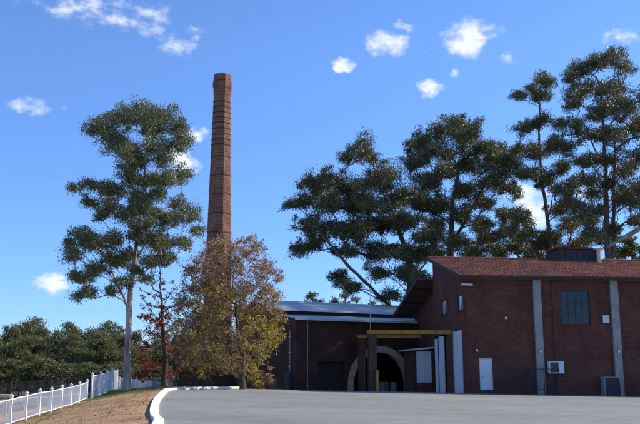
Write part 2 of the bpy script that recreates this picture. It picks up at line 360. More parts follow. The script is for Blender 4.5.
def in_poly(x, y):
    r = np.zeros(x.shape, bool); n = len(POLY)
    for i in range(n):
        (x0, y0), (x1, y1) = POLY[i], POLY[(i + 1) % n]
        c = ((y0 > y) != (y1 > y)); dy = (y1 - y0) or 1e-9
        r ^= c & (x < (x1 - x0) * (y - y0) / dy + x0)
    return r
def plane_z(x): return -.02 * np.clip(x, -14, 45)
def hz(x, y):
    x = np.asarray(x, float); y = np.asarray(y, float)
    gz = plane_z(x); kx = np.where(y < 51, np.interp(y, KA[:, 1], KA[:, 0]), -8.7)
    d = np.maximum(0, kx - x)
    drop = np.interp(d, [0, .6, 1.6, 3.2, 5.5, 9, 16, 30, 60], [0, 0, .12, .42, .88, 1.5, 2.8, 4.6, 7.0]) * np.interp(y, [44, 50, 56, 62], [1, .85, .42, .5])
    back = np.interp(y, [57, 61, 75, 130], [0, .38, .5, 1.2])
    r = np.hypot(x, y); hill = np.interp(r, [170, 420, 800, 1500], [0, 8, 20, 30]) * (1 + .25 * np.sin(x * .011) + .15 * np.sin(x * .031 + y * .013))
    lump = .025 * np.sin(x * 2.1 + y * .7) * np.sin(y * 1.3 - x * .4) + .018 * np.sin(x * 4.3) * np.sin(y * 3.7)
    return gz - .06 + np.where(d > .05, .09 + lump * np.clip(d, 0, 1), 0) - drop - back + hill
def h1(x, y): return float(hz(np.array([x]), np.array([y]))[0])
gx = np.unique(np.concatenate([np.linspace(-1500, -120, 26), np.linspace(-120, -30, 40), np.linspace(-30, 2, 110), np.linspace(2, 60, 40), np.linspace(60, 1500, 30)]))
gy = np.unique(np.concatenate([np.linspace(-200, 0, 20), np.linspace(0, 70, 160), np.linspace(70, 200, 50), np.linspace(200, 1800, 40)]))
X, Y = np.meshgrid(gx, gy); Z = hz(X, Y)
vv = np.stack([X.ravel(), Y.ravel(), Z.ravel()], 1); nx, ny = len(gx), len(gy)
ii = (np.arange(ny - 1)[:, None] * nx + np.arange(nx - 1)[None]).ravel()
tag(fast_mesh('ground', vv, np.stack([ii, ii + 1, ii + nx + 1, ii + nx], 1), 'soil', smooth=True), kind='structure')
mb = MB(); n = len(POLY); mb.v = [(float(x), float(y), float(plane_z(x)) + .004) for x, y in POLY]; mb.f = [tuple(range(n))]
# extra vertices keep the sheet planar enough: the whole car park is one tilted plane (x inside the clip range)
mb.v = [(min(v[0], 45.0), v[1], float(plane_z(min(v[0], 45.0))) + .004) for v in mb.v]
tag(mb.build('asphalt_car_park', 'asphalt'), kind='structure')
# white kerb: separate cast lengths with tight joints
kerb = empty('kerb', (0, 0, 0)); tag(kerb, kind='structure')
def offset_path(p, o):
    res = []
    for i in range(len(p)):
        a = Vector(p[max(i - 1, 0)]); b = Vector(p[min(i + 1, len(p) - 1)]); d = (b - a).normalized(); res.append((p[i][0] - d.y * o, p[i][1] + d.x * o))
    return res
dense = []
for i in range(len(KS) - 1):
    a, b = Vector(KS[i]), Vector(KS[i + 1]); k = max(1, int((b - a).length / .6))
    dense += [tuple(a.lerp(b, j / k)) for j in range(k)]
dense.append(KS[-1]); dense = [p for p in dense if p[1] > 8]
out = offset_path(dense, .26); step = 4
for i in range(0, len(dense) - 1, step):
    seg = list(range(i, min(i + step, len(dense) - 1) + 1)); mb = MB(); vs = []
    for q, j in enumerate(seg):
        (xi, yi), (xo, yo) = dense[j], out[j]; t = 0
        if q == len(seg) - 1 and j < len(dense) - 1: t = .03
        if t: xi, yi = (np.array(dense[j]) * .98 + np.array(dense[j - 1]) * .02); xo, yo = (np.array(out[j]) * .98 + np.array(out[j - 1]) * .02)
        z = float(plane_z(xi)); xm, ym = xi * .85 + xo * .15, yi * .85 + yo * .15
        vs += [(xi, yi, z - .2), (xi, yi, z + .10), (xm, ym, z + .14), (xo, yo, z + .145), (xo, yo, z - .2)]
    m_ = len(seg); fs = [(a * 5 + k, a * 5 + k + 1, a * 5 + 5 + k + 1, a * 5 + 5 + k) for a in range(m_ - 1) for k in range(4)]
    fs += [(0, 1, 2, 3, 4), tuple((m_ - 1) * 5 + k for k in (4, 3, 2, 1, 0))]
    mb.add(vs, fs); mb.build('kerb_length', 'white_paint', kerb)

# ------------------------------------------------------------------ the two-storey brick building on the right
BROT = R(6.3); bld = empty('brick_building', (9.80, 57.0, -.10), BROT, 'two storey red brick building with terracotta tiled roof and concrete pilasters', 'building')
EZ = 7.9; RZ = 10.05; RD = 8.3; LEN = 24.0; ZB = -1.2
win_f = [(6.95, 9.05, 4.48, 6.9)]
door_f = (1.0, 1.9, ZB, 2.2)
mb = MB(); wall_panel(mb, (0, 0, 0), (1, 0, 0), ZB, EZ, LEN, win_f + [door_f], .18, (0, 1, 0)); mb.build('front_wall', 'brick', bld)
gw = [(1.30 - .95, 1.30 + .35, 5.42, 6.6), (4.45, 6.1, 5.42, 6.55)]
gw = [(.15, 1.5, 5.45, 6.6), (4.5, 5.9, 5.42, 6.55)]
big_door = (.45, 2.85, ZB, 4.2)
leafs = (4.85, 8.05, ZB, 3.95)
mb = MB(); wall_panel(mb, (0, 0, 0), (0, 1, 0), ZB, EZ - .02, RD, gw + [big_door, leafs], .18, (1, 0, 0))
mb.add([(0, 0, EZ - .02), (0, RD, EZ - .02), (0, RD, RZ - .1)], [(0, 1, 2)])
mb.add([(0, RD, ZB), (.6, RD, ZB), (.6, RD, RZ - .1), (0, RD, RZ - .1)], [(0, 1, 2, 3)]); mb.build('gable_wall', 'brick', bld)
mb = MB(); mb.add([(LEN, 0, ZB), (LEN, 17.5, ZB), (LEN, 17.5, 6.2), (LEN, RD, RZ - .1), (LEN, 0, EZ)], [(0, 1, 2, 3, 4)]); mb.build('end_wall', 'brick', bld)
mb = MB(); mb.box(.6, .85, RD + .01, 17.6, ZB, 6.2); mb.add([(.6, RD + .01, 6.2), (.6, 17.6, 6.2), (.6, RD + .01, 8.35)], [(0, 1, 2)]); mb.build('rear_block_wall', 'brick', bld)
mb = MB(); mb.box(.85, LEN - .02, 17.4, 17.6, ZB, 6.2); mb.build('rear_wall', 'brick', bld)
mb = MB(); mb.box(.4, LEN - .1, .35, 17.3, .0, .05); mb.box(.4, LEN - .1, .35, 8, 4.0, 4.1); mb.build('floor_slab', 'concrete', bld)
# pilasters
for u in (5.22, 10.80):
    mb = MB(); mb.box(u - .27, u + .27, -.20, .0 - .003, ZB, EZ - .02); mb.build('pilaster', 'concrete', bld)
mb = MB(); mb.box(0, LEN, -.05, -.003, ZB, .12); mb.build('plinth', 'brick', bld)
# downpipe with brackets
dp = MB().tube([(6.35, -.12, EZ - .12), (6.35, -.12, ZB + .9)], .055, 8).build('downpipe', 'red_pipe', bld)
for z in (1.0, 3.2, 5.4, 7.3): MB().box(6.27, 6.43, -.19, -.003, z, z + .05).build('bracket', 'red_pipe', dp)
MB().tube([(.16, -.08, EZ - .15), (.16, -.08, ZB + .9)], .045, 8).build('downpipe', 'red_pipe', bld)
# roof: front slope with real tile courses
def tiles(x0, x1, y0, z0, y1, z1, tw=.30, cl=.36):
    sl = Vector((0, y1 - y0, z1 - z0)); Ls = sl.length; sl.normalize(); up = Vector((0, -sl.z, sl.y))
    nc = int(Ls / cl) + 1; nw = int((x1 - x0) / tw); V = []; F = []; var = []
    prof = [(0, .0), (.18, .035), (.38, .045), (.55, .03), (.72, .0), (.86, -.004), (1, .0)]
    for c in range(nc):
        a = c * cl; b = min(a + cl + .05, Ls)
        for w in range(nw):
            bx = x0 + w * tw; base = len(V); jit = random.uniform(-.006, .006)
            for (s, lift) in ((a, .045 + jit), (b, .012 + jit)):
                for (pu, ph) in prof:
                    p = Vector((bx + pu * tw, y0, z0)) + sl * s + up * (lift + ph); V.append(p)
            for pu, ph in prof:
                V.append(Vector((bx + pu * tw, y0, z0)) + sl * a + up * (ph + .0 + jit - .005))
            k = len(prof); v_ = min(1, max(0, random.gauss(.55, .22)))
            for q in range(k - 1):
                F.append((base + q, base + q + 1, base + k + q + 1, base + k + q)); var.append(v_)
                F.append((base + 2 * k + q, base + 2 * k + q + 1, base + q + 1, base + q)); var.append(v_)
    return np.array([tuple(v) for v in V]), np.array(F), var
OV = .62
sl_ = (RZ - EZ) / RD
mb = MB(); mb.prism([(-OV, EZ - OV * sl_ - .16), (RD, RZ - .16), (RD, RZ), (-OV, EZ - OV * sl_)], 'x', -.30, LEN + .4); roof = mb.build('roof', 'dark_trim', bld)
V, F, var = tiles(-.32, LEN + .4, -OV - .04, EZ - OV * sl_, RD, RZ)
rt = fast_mesh('roof_tiles', V, F, 'tile', roof, var); rt['kind'] = 'stuff'
for i in range(40):                                                     # ridge capping
    x = -.32 + i * .62
    mb = MB(); mb.tube([(x, RD, RZ + .03), (x + .60, RD, RZ + .055)], .13, 8); mb.build('ridge_cap', 'tile', roof)
mb = MB(); mb.prism([(-OV - .16, EZ - .30), (-OV - .03, EZ - .30), (-OV - .03, EZ - .14), (-OV - .16, EZ - .13)], 'x', -.32, LEN + .4); mb.build('gutter', 'dark_trim', roof)
mb = MB(); mb.prism([(-OV - .02, EZ - .22 - OV * sl_), (RD, RZ - .22), (RD, RZ + .02), (-OV - .02, EZ + .02 - OV * sl_)], 'x', -.36, -.305); mb.build('barge_board', 'dark_trim', roof)
mb = MB(); mb.box(-.3, LEN + .4, -OV, -.005, EZ - .335, EZ - .31); mb.build('soffit', 'soffit', roof)
# rear roof, lower, with a deep verge carried on outriggers
rr_ = MB(); rr_.prism([(RD + .25, 8.42), (18.6, 6.12), (18.6, 6.20), (RD + .25, 8.52)], 'x', -1.15, LEN + .4); rear = rr_.build('rear_roof', 'soffit', bld)
for i in range(6):
    y = RD + .6 + i * 1.85; z = 8.42 - (y - RD - .25) * (2.3 / 10.05)
    MB().box(-1.14, .59, y, y + .10, z - .20, z - .025).build('outrigger', 'dark_trim', rear)
mb = MB(); mb.prism([(RD + .25, 8.28), (18.62, 5.95), (18.62, 6.22), (RD + .25, 8.54)], 'x', -1.22, -1.155); mb.build('barge_board', 'dark_trim', rear)
# lantern on the ridge
lx0, lx1, ly = 9.2, 13.5, RD
mb = MB(); mb.prism([(lx0, RZ - .55), (lx1, RZ - .55), (lx1, RZ + .80), (lx0 + .75, RZ + .80)], 'y', ly - .9, ly + .9); lan = mb.build('roof_lantern', 'dark_trim', bld)
mb = MB(); mb.box(lx0 + .55, lx1 + .2, ly - 1.05, ly + 1.05, RZ + .81, RZ + .90); mb.build('lantern_roof', 'tile', lan)
for i in range(7):
    MB().box(lx0 + .9 + i * .5, lx0 + 1.3 + i * .5, ly - .93, ly - .905, RZ - .2, RZ + .7).build('louvre', 'dark_steel', lan)
vp = MB().tube([(13.15, ly - 1.35, RZ - .5), (13.15, ly - 1.35, RZ + .72)], .16, 12).build('vent_pipe', 'cream_stone', bld)
mb = MB(); mb.box(12.80, 13.50, ly - 1.5, ly - 1.2, RZ + .73, RZ + .82); mb.build('vent_cap', 'cream_stone', vp)
# front window: frame, mullions and panes
def window(parent, u0, u1, z0, z1, nxp, nzp, glass, axis='x', inset=.10, fw=.06, frame='dark_steel'):
    """framed window in a wall: axis 'x' = front wall (plane y), 'y' = gable wall (plane x)"""
    def bx(mb, a0, a1, b0, b1, c0, c1):
        if axis == 'x': mb.box(a0, a1, b0, b1, c0, c1)
        else: mb.box(b0, b1, a0, a1, c0, c1)
    w = MB(); e = .004
    bx(w, u0 + e, u0 + fw, inset - .03, inset + .05, z0 + e, z1 - e); bx(w, u1 - fw, u1 - e, inset - .03, inset + .05, z0 + e, z1 - e)
    bx(w, u0 + fw, u1 - fw, inset - .03, inset + .05, z0 + e, z0 + fw); bx(w, u0 + fw, u1 - fw, inset - .03, inset + .05, z1 - fw, z1 - e)
    wo_ = w.build('window', frame, parent)
    pw = (u1 - u0 - 2 * fw) / nxp; ph = (z1 - z0 - 2 * fw) / nzp
    for i in range(nxp):
        for j in range(nzp):
            p = MB(); t = random.uniform(-.006, .006)
            bx(p, u0 + fw + i * pw + .015, u0 + fw + (i + 1) * pw - .015, inset + t, inset + .012 + t, z0 + fw + j * ph + .015, z0 + fw + (j + 1) * ph - .015); p.build('pane', glass, wo_)
    g = MB()
    for i in range(1, nxp): bx(g, u0 + fw + i * pw - .02, u0 + fw + i * pw + .02, inset - .02, inset + .04, z0 + fw, z1 - fw)
    for j in range(1, nzp): bx(g, u0 + fw, u1 - fw, inset - .016, inset + .036, z0 + fw + j * ph - .02, z0 + fw + j * ph + .02)
    if g.v: g.build('glazing_bars', frame, wo_)
    s = MB(); bx(s, u0 - .06, u1 + .06, -.05, -.004, z0 - .08, z0 - .005); s.build('sill', 'brick', wo_)
    return wo_
window(bld, *win_f[0], 4, 3, 'glass')
for q in gw: window(bld, *q, 2, 1, 'pale_glass', 'y', fw=.10)
mb = MB(); mb.box(.3, .4, .3, 8, ZB, 7.5); mb.box(.4, LEN - .3, .5, .6, ZB, 7.5); mb.build('unlit_backing', 'black', bld)  # near-black sheets, interior darkness put into their colour
# white front door with frame and handle
dr = MB().box(1.06, 1.84, .06, .11, ZB, 2.13).build('door', 'white_metal', bld)
mb = MB(); mb.box(1.004, 1.055, .02, .14, ZB, 2.196); mb.box(1.845, 1.896, .02, .14, ZB, 2.196); mb.box(1.055, 1.845, .02, .14, 2.14, 2.196); mb.build('frame', 'white_metal', dr)
MB().tube([(1.14, .02, 1.0), (1.27, .02, 1.0)], .015, 6).build('handle', 'dark_steel', dr)
# tall white sheet-metal door in the gable wall, ribbed slats
def ribbed(name, y0, y1, z0, z1, x, parent, mat='white_metal', pitch=.22):
    mb = MB(); n_ = int((y1 - y0) / pitch); p = (y1 - y0) / n_; pts = []
    for i in range(n_): pts += [(x, y0 + i * p), (x, y0 + i * p + p * .62), (x + .035, y0 + i * p + p * .72), (x + .035, y0 + i * p + p * .92)]
    pts += [(x, y1), (x + .07, y1), (x + .07, y0)]
    return mb.prism(pts, 'z', z0, z1).build(name, mat, parent)
bd = ribbed('tall_door', .52, 2.78, ZB, 4.12, .02, bld)
MB().box(-.03, .1, .455, .52, ZB, 4.19).build('door_post', 'grey_pipe', bd); MB().box(-.03, .1, 2.785, 2.845, ZB, 4.19).build('door_post', 'grey_pipe', bd)
l1 = ribbed('door_leaf', 4.95, 6.35, ZB, 3.86, -.16, bld); l2 = ribbed('door_leaf', 6.55, 8.0, ZB, 3.74, -.05, bld)
MB().box(-.20, -.06, 6.36, 6.46, ZB, 3.9).build('door_post', 'dark_steel', l1)
MB().box(-.22, -.01, 4.7, 8.1, 3.955, 4.08).build('lintel', 'dark_trim', l1)

# fixtures on the brick building (world transform of its local frame)
BM = Matrix.Translation(Vector((9.80, 57.0, -.10))) @ Matrix.Rotation(BROT, 4, 'Z')
def bloc(x, y, z): return BM @ Vector((x, y, z))
def wall_light(u, z, label, wide=.13):
    e = empty('wall_light', bloc(u, -.003, z), BROT, label, 'lamp', 'wall lights on the brick building')
    MB().box(-wide / 2, wide / 2, -.05, -.001, -.10, .10).build('back_plate', 'dark_steel', e)
    mb = MB(); mb.lathe([(.075, -.10), (.09, -.05), (.085, .03), (.05, .08)], 10, 0, -.10); mb.build('diffuser', 'white_metal', e)
    MB().box(-wide / 2 - .01, wide / 2 + .01, -.19, -.001, .085, .105).build('hood', 'dark_steel', e)
    return e
wall_light(.82, 2.75, 'small bulkhead wall light beside the white door, on bare red brick')
w2 = wall_light(2.95, 4.95, 'small wall light high on the brick between the white door and a pilaster')
for (u, near) in ((5.22, 'small bulkhead light on the concrete pilaster beside the air conditioner'), (10.80, 'small bulkhead light on the concrete pilaster above the low louvred unit')):
    e = wall_light(u, 2.7, near); e.location = bloc(u, -.204, 2.7)
e = empty('floodlight', bloc(.30, -.003, 7.18), BROT, 'white tubular floodlight under the eave at the corner of the brick building', 'floodlight')
MB().box(-.06, .06, -.16, -.001, -.05, .05).build('bracket', 'dark_steel', e); MB().tube([(-.42, -.2, .02), (.34, -.2, .0)], .075, 10).build('lamp_tube', 'white_metal', e)
e = empty('wall_sign', bloc(10.15, -.003, 4.9), BROT, 'small white square notice on brick beside the dark upstairs window', 'sign')
MB().box(-.24, .24, -.03, -.001, -.26, .26).build('board', 'white_metal', e); mb = MB()
mb.box(-.27, -.245, -.045, -.002, -.29, .29); mb.box(.245, .27, -.045, -.002, -.29, .29); mb.box(-.245, .245, -.045, -.002, -.29, -.265); mb.box(-.245, .245, -.045, -.002, .265, .29); mb.build('frame', 'dark_steel', e)
# split-system air conditioner hung on brackets
e = empty('air_conditioner', bloc(6.20, -.003, 1.2), BROT, 'white box air conditioner with round fan grille hung on the brick wall', 'air conditioner')
mb = MB(); mb.box(-.53, .53, -.52, -.16, 0, .82); b_ = mb.build('casing', 'white_metal', e)
mb = MB(); mb.box(-.44, .14, -.535, -.522, .08, .74); mb.build('grille_plate', 'dark_steel', b_)
for r_ in (.08, .16, .24): MB().tube([(-.15 + r_ * math.cos(t * math.pi / 10), -.545, .41 + r_ * math.sin(t * math.pi / 10)) for t in range(21)], .008, 5, False).build('grille_ring', 'grey_pipe', b_)
for x in (-.4, .4):
    mb = MB(); mb.box(x - .02, x + .02, -.5, -.001, -.05, -.004); mb.box(x - .02, x + .02, -.05, -.001, -.35, -.051); mb.build('bracket', 'dark_steel', e)
e = empty('louvred_unit', bloc(10.05, -.003, 0), BROT, 'dark louvred box unit in a grey frame standing at the foot of the brick wall', 'air conditioner')
gz = h1(*bloc(10.05, -.4, 0).xy) + .10 - .0
z0 = float(plane_z(bloc(10, -.5, 0).x)) + .11
mb = MB(); mb.box(-.55, .52, -.62, -.10, z0 - .0, .92); mb.build('casing', 'dark_steel', e)
mb = MB(); mb.box(-.60, -.545, -.66, -.08, z0, .97); mb.box(.515, .57, -.66, -.08, z0, .97); mb.box(-.545, .515, -.66, -.08, .925, .97); mb.build('frame', 'grey_pipe', e)
for k in range(9): MB().box(-.5, .47, -.65, -.622, z0 + .08 + k * .10, z0 + .12 + k * .10).build('louvre', 'dark_steel', e)
# pipe handrail fence in front of the wall
e = empty('pipe_fence', bloc(4.1, -.9, 0), BROT, 'dark pipe fence with wire mesh infill beside the white door', 'fence')
gy_ = lambda u: float(plane_z(bloc(u, -.9, 0).x)) + .104
for i in range(5):
    u = -2.1 + i * 1.05; MB().tube([(u, 0, gy_(4.1 + u)), (u, 0, 1.52)], .028, 8).build('post', 'dark_steel', e)
for z in (1.5, .78, .15): MB().tube([(-2.1, 0, z), (2.1, 0, z)], .022, 8).build('rail', 'dark_steel', e)
mb = MB()
for i in range(84): mb.tube([(-2.08 + i * .05, .004, .1), (-2.08 + i * .05, .004, 1.5)], .003, 3, False)
for k in range(28): mb.tube([(-2.1, -.004, .12 + k * .05), (2.1, -.004, .12 + k * .05)], .003, 3, False)
o = mb.build('wire_mesh', 'dark_steel', e); o['kind'] = 'stuff'
# red fire hydrant standing by the wall
e = empty('fire_hydrant', bloc(2.95, -.35, float(plane_z(bloc(2.95, -.35, 0).x)) + .105), BROT, 'small dull red hydrant riser behind the pipe fence', 'hydrant')
MB().lathe([(.10, 0), (.10, .04), (.06, .05), (.06, .72), (.08, .74), (.08, .80), (.03, .84)], 12).build('riser', 'red_pipe', e)
MB().tube([(-.16, 0, .6), (.16, 0, .6)], .045, 8).build('outlet', 'red_pipe', e); MB().tube([(0, 0, .84), (0, 0, .9)], .09, 10).build('handwheel', 'red_pipe', e)
# skillion store against the rear block
e = empty('skillion_store', bloc(0, 9.0, 0), BROT, 'small white fronted store with sloping roof against the brick building', 'shed')
mb = MB(); mb.prism([(-1.55, ZB), (.55, ZB), (.55, 3.05), (-1.55, 2.85)], 'y', .12, 3.4); mb.build('wall', 'brick', e)
dr = MB().box(-1.22, -.16, .06, .115, .42, 2.82).build('white_panel', 'white_metal', e)
for x in (-1.25, -.70, -.13): MB().box(x - .03, x + .03, .03, .058, .40, 2.86).build('cover_strip', 'white_metal', dr)
mb = MB(); mb.prism([(-1.95, 2.86), (.58, 3.10), (.58, 3.22), (-1.95, 2.98)], 'y', -.35, 3.7); mb.build('roof', 'galv', e)
MB().box(-1.62, -1.52, -.05, .05, ZB, 2.86).build('post', 'dark_steel', e)

# ------------------------------------------------------------------ the long hall behind
HROT = R(30); HP = Vector((-1.95, 68.0, 0)); hall = empty('brick_hall', HP, HROT, 'long dark brick hall with pale metal roof and cream arch', 'hall')
HL = 22.0; HB = -1.4; HE = 5.42
S0, AR, AI = 8.2, 3.28, 2.74
# front wall: left part with door recess, then the arch cut as a fan
mb = MB(); wall_panel(mb, (0, 0, 0), (1, 0, 0), HB, HE, S0 - AR, [(2.05, 4.65, HB, 1.95)], .35, (0, 1, 0))
wall_panel(mb, (S0 + AR, 0, 0), (1, 0, 0), HB, HE, HL - S0 - AR, [], .3, (0, 1, 0))
na = 28; A = [(S0 - AR * math.cos(math.pi * i / na), max(0, AR * math.sin(math.pi * i / na))) for i in range(na + 1)]
for i in range(na): mb.add([(A[i][0], 0, A[i][1]), (A[i + 1][0], 0, A[i + 1][1]), (A[i + 1][0], 0, HE), (A[i][0], 0, HE)], [(0, 1, 2, 3)])
mb.build('front_wall', 'hall_brick', hall)
# cream arch: voussoir blocks
nv = 15
for i in range(nv):
    a0 = math.pi * i / nv + .004; a1 = math.pi * (i + 1) / nv - .004; mb = MB(); vs = []
    for y in (-.10, .45):
        for (r_, a) in ((AI, a0), (AI, (a0 + a1) / 2), (AI, a1), (AR, a1), (AR, (a0 + a1) / 2), (AR, a0)): vs.append((S0 - r_ * math.cos(a), y, r_ * math.sin(a)))
    mb.add(vs, [(0, 1, 2, 3, 4, 5), (11, 10, 9, 8, 7, 6)] + [(k, 6 + k, 6 + (k + 1) % 6, (k + 1) % 6) for k in range(6)]); mb.build('arch_block', 'cream_stone', hall)
for s in (-1, 1):
    x0, x1 = sorted((S0 + s * AI, S0 + s * AR)); MB().box(x0, x1, -.10, .45, HB, -.01).build('arch_pier', 'cream_stone', hall)
mb = MB(); mb.box(.4, HL - .4, 3.6, 3.7, HB, HE); mb.build('unlit_back_wall', 'black', hall)  # black sheet standing in for the darkness behind the arch
MB().box(2.0, 4.7, .36, .42, HB, 2.0).build('recessed_door', 'dark_trim', hall)
# end wall facing left
D1, D2, D3 = 3.45, 7.6, 11.8
mb = MB(); mb.add([(0, 0, HB), (0, D3, HB), (0, D3, HE), (0, D3 - .0, 6.2), (0, D2, 7.1), (0, D1, 6.3), (0, D1, 5.85), (0, 0, HE)], [(0, 1, 2, 3, 4, 5, 6, 7)]); mb.build('end_wall', 'hall_brick', hall)
mb = MB(); mb.box(0, HL, D3 - .2, D3, HB, 6.2); mb.build('rear_wall', 'hall_brick', hall)
mb = MB(); mb.add([(HL, 0, HB), (HL, D3, HB), (HL, D3, 6.2), (HL, D2, 7.1), (HL, D1, 5.85), (HL, 0, HE)], [(0, 1, 2, 3, 4, 5)]); mb.build('end_wall', 'hall_brick', hall)
MB().box(0.02, HL, D1 - .05, D1 + .05, 5.7, 6.36).build('clerestory', 'dark_steel', hall)  # dark colour here carries the shadow band below the upper roof
def ribbed_roof(name, x0, x1, p0, p1, pitch=.25, t=.05):
    """ribbed sheet between (y,z) p0 (eave) and p1 (ridge)"""
    mb = MB(); n_ = int((x1 - x0) / pitch)
    prof = []
    for i in range(n_):
        x = x0 + i * pitch; prof += [(x, 0), (x + pitch * .70, 0), (x + pitch * .78, t), (x + pitch * .92, t)]
    prof.append((x0 + n_ * pitch, 0)); k = len(prof)
    vs = [(x, p0[0], p0[1] + h) for x, h in prof] + [(x, p1[0], p1[1] + h) for x, h in prof] + [(x, p0[0], p0[1] - .10) for x, h in prof]
    mb.add(vs, [(i, i + 1, k + i + 1, k + i) for i in range(k - 1)] + [(2 * k + i, 2 * k + i + 1, i + 1, i) for i in range(k - 1)])
    return mb.build(name, 'galv', hall)
lr = ribbed_roof('lower_roof', -.25, HL, (-.35, HE - .01), (D1 + .02, 5.90))
MB().box(-.28, HL, -.47, -.355, HE - .16, HE + .01).build('gutter', 'galv', lr)
ur = ribbed_roof('upper_roof', -.25, HL, (D1 - .45, 6.36), (D2, 7.28)); ribbed_roof('upper_roof', -.25, HL, (D3 + .3, 6.2), (D2 + .01, 7.28))
MB().box(-.28, HL, D1 - .56, D1 - .455, 6.22, 6.37).build('gutter', 'galv', ur)
MB().tube([(-.25, D2, 7.34), (HL, D2, 7.34)], .12, 8).build('ridge_cap', 'galv', ur)
# pipes on the walls
p = MB().tube([(1.03, -.08, HE - .15), (1.03, -.08, HB + .6)], .05, 8).build('downpipe', 'grey_pipe', hall)
for z in (0, 1.6, 3.2, 4.8): MB().box(.96, 1.10, -.14, -.003, z, z + .05).build('bracket', 'grey_pipe', p)
p = MB().tube([(-.1, .84, 4.5), (-.1, .84, 1.1)], .06, 8).build('wall_pipe', 'grey_pipe', hall)
for z in (1.5, 2.6, 3.9): MB().box(-.18, -.003, .74, .94, z, z + .12).build('bracket', 'cream_stone', p)
mb = MB(); mb.box(-.40, -.003, .45, 1.2, HB, 1.05); mb.build('meter_box', 'dark_steel', hall)

# ------------------------------------------------------------------ crane gantry: two rust columns carrying yellow beams
GZ = 4.13
def column(x, y, label, w=.58, top=GZ):
    zb = h1(x, y) - .05
    e = empty('steel_column', (x, y, zb), R(6.3), label, 'column', 'rust brown gantry columns')
    h_ = top - .34 - zb; mb = MB()
    mb.box(-w / 2, w / 2, -w / 2, -w / 2 + .05, .04, h_); mb.box(-w / 2, w / 2, w / 2 - .05, w / 2, .04, h_); mb.box(-w / 2 + .08, w / 2 - .08, -w / 2 + .05, w / 2 - .05, .04, h_); mb.build('shaft', 'rust', e)
    MB().box(-w / 2 - .12, w / 2 + .12, -w / 2 - .12, w / 2 + .12, -.1, .04).build('base_plate', 'rust', e)
    MB().box(-w / 2 - .03, w / 2 + .03, -w / 2 - .03, w / 2 + .03, h_, h_ + .05).build('cap_plate', 'rust', e)
    return e
column(3.72, 60.0, 'rust brown steel column carrying the longer yellow beam, thin mast on top')
column(3.42, 68.9, 'rust brown steel column close to the cream arch under the rear yellow beam')
def beam(x0, x1, y, z, label, rz=R(6.3)):
    e = empty('yellow_beam', (x0, y, z), 0, label, 'beam', 'yellow gantry beams'); Lb = x1 - x0
    mb = MB(); mb.box(-.36, Lb, -.14, .14, -.28, -.25); mb.box(-.36, Lb, -.14, .14, -.03, 0); mb.box(-.36, Lb, -.015, .015, -.25, -.03); mb.build('girder', 'yellow', e)
    for i in range(int(Lb / 1.2) + 1): MB().box(-.3 + i * 1.2, -.28 + i * 1.2, -.12, .12, -.249, -.031).build('stiffener', 'yellow', e)
    MB().box(Lb + .001, Lb + .10, -.18, .18, -.30, .05).build('end_stop', 'dark_steel', e)
beam(3.72, 9.40, 60.0, GZ, 'long yellow steel beam running from the masted column to the brick building')
beam(3.42, 8.3, 68.9, GZ, 'yellow steel beam in front of the cream arch, behind the longer beam')
e = empty('mast', (3.62, 60.0, GZ), 0, 'thin grey mast rising from the end of the yellow beam', 'mast')
MB().tube([(0, 0, 0), (0, 0, 1.6), (0, 0, 2.85)], [.03, .025, .016], 6).build('pole', 'grey_pipe', e); MB().box(-.06, .06, -.03, .03, 2.83, 3.0).build('head', 'white_metal', e)
zb = h1(4.05, 59.6)
e = empty('bollard', (4.05, 59.55, zb), 0, 'slim yellow bollard at the foot of the masted column', 'bollard')
MB().lathe([(.10, -.1), (.10, 1.62), (.07, 1.68), (.02, 1.7)], 12).build('tube', 'yellow', e); MB().lathe([(.17, -.05), (.17, .02), (.12, .03)], 12).build('foot', 'rust', e)
# small stored drums and posts inside the arch
for i, (s, d) in enumerate([(9.2, 1.2), (9.75, 1.5), (10.3, 1.1)]):
    q = HP + Matrix.Rotation(HROT, 3, 'Z') @ Vector((s, d, 0))
    e = empty('steel_drum', (q.x, q.y, h1(q.x, q.y)), i, 'grey steel drum standing inside the cream arch', 'drum', 'drums in the arch')
    MB().lathe([(.29, 0), (.29, .28), (.305, .29), (.29, .30), (.29, .58), (.305, .59), (.29, .6), (.29, .88), (.27, .88), (.26, .86)], 16).build('barrel', 'grey_pipe', e)

# ------------------------------------------------------------------ low boiler house and the chimney
e = empty('boiler_house', (-14.0, 80.5, h1(-11, 81) - .2), R(4), 'low dark brick building at the foot of the chimney', 'building')
mb = MB(); mb.box(0, 8.6, 0, 6, -.3, 4.2); mb.build('wall', 'hall_brick', e)
mb = MB(); mb.prism([(-.4, 4.2), (6.4, 4.2), (3, 5.3)], 'x', -.3, 8.9); mb.build('roof', 'rust', e)
for x in (1.2, 5.6):
    w = MB().box(x, x + 1.1, -.03, .06, 1.2, 2.6).build('window', 'dark_steel', e)
    for k in range(2): MB().box(x + .06 + k * .51, x + .53 + k * .51, -.045, -.031, 1.27, 2.53).build('pane', 'glass', w)
CX, CY = -10.93, 89.0; cz = h1(CX, CY)
ch = empty('brick_chimney', (CX, CY, cz - .2), 0, 'tall tapering octagonal red brick chimney stack with banded crown', 'chimney')
top = 33.9 - cz
rb, rt_ = 1.76, .93
def cr(z): return rb + (rt_ - rb) * (z / top)
prof = [(2.0, -.3), (2.0, 2.6), (1.85, 2.9)] + [(cr(z), z) for z in np.linspace(3.0, top - 2.6, 40)]
CR = R(-67.3)
MB().lathe(prof, 8, rot=CR).build('shaft', 'chimney_brick', ch, uv='cyl')
c = cr(top - 2.6)
prof = [(c, top - 2.6), (c + .03, top - 2.4), (c + .05, top - 1.75), (c + .12, top - 1.55), (c + .15, top - 1.15), (c + .13, top - .95), (c + .05, top - .90), (c + .04, top - .12), (c - .02, top), (c - .35, top), (c - .35, top - 1.5)]
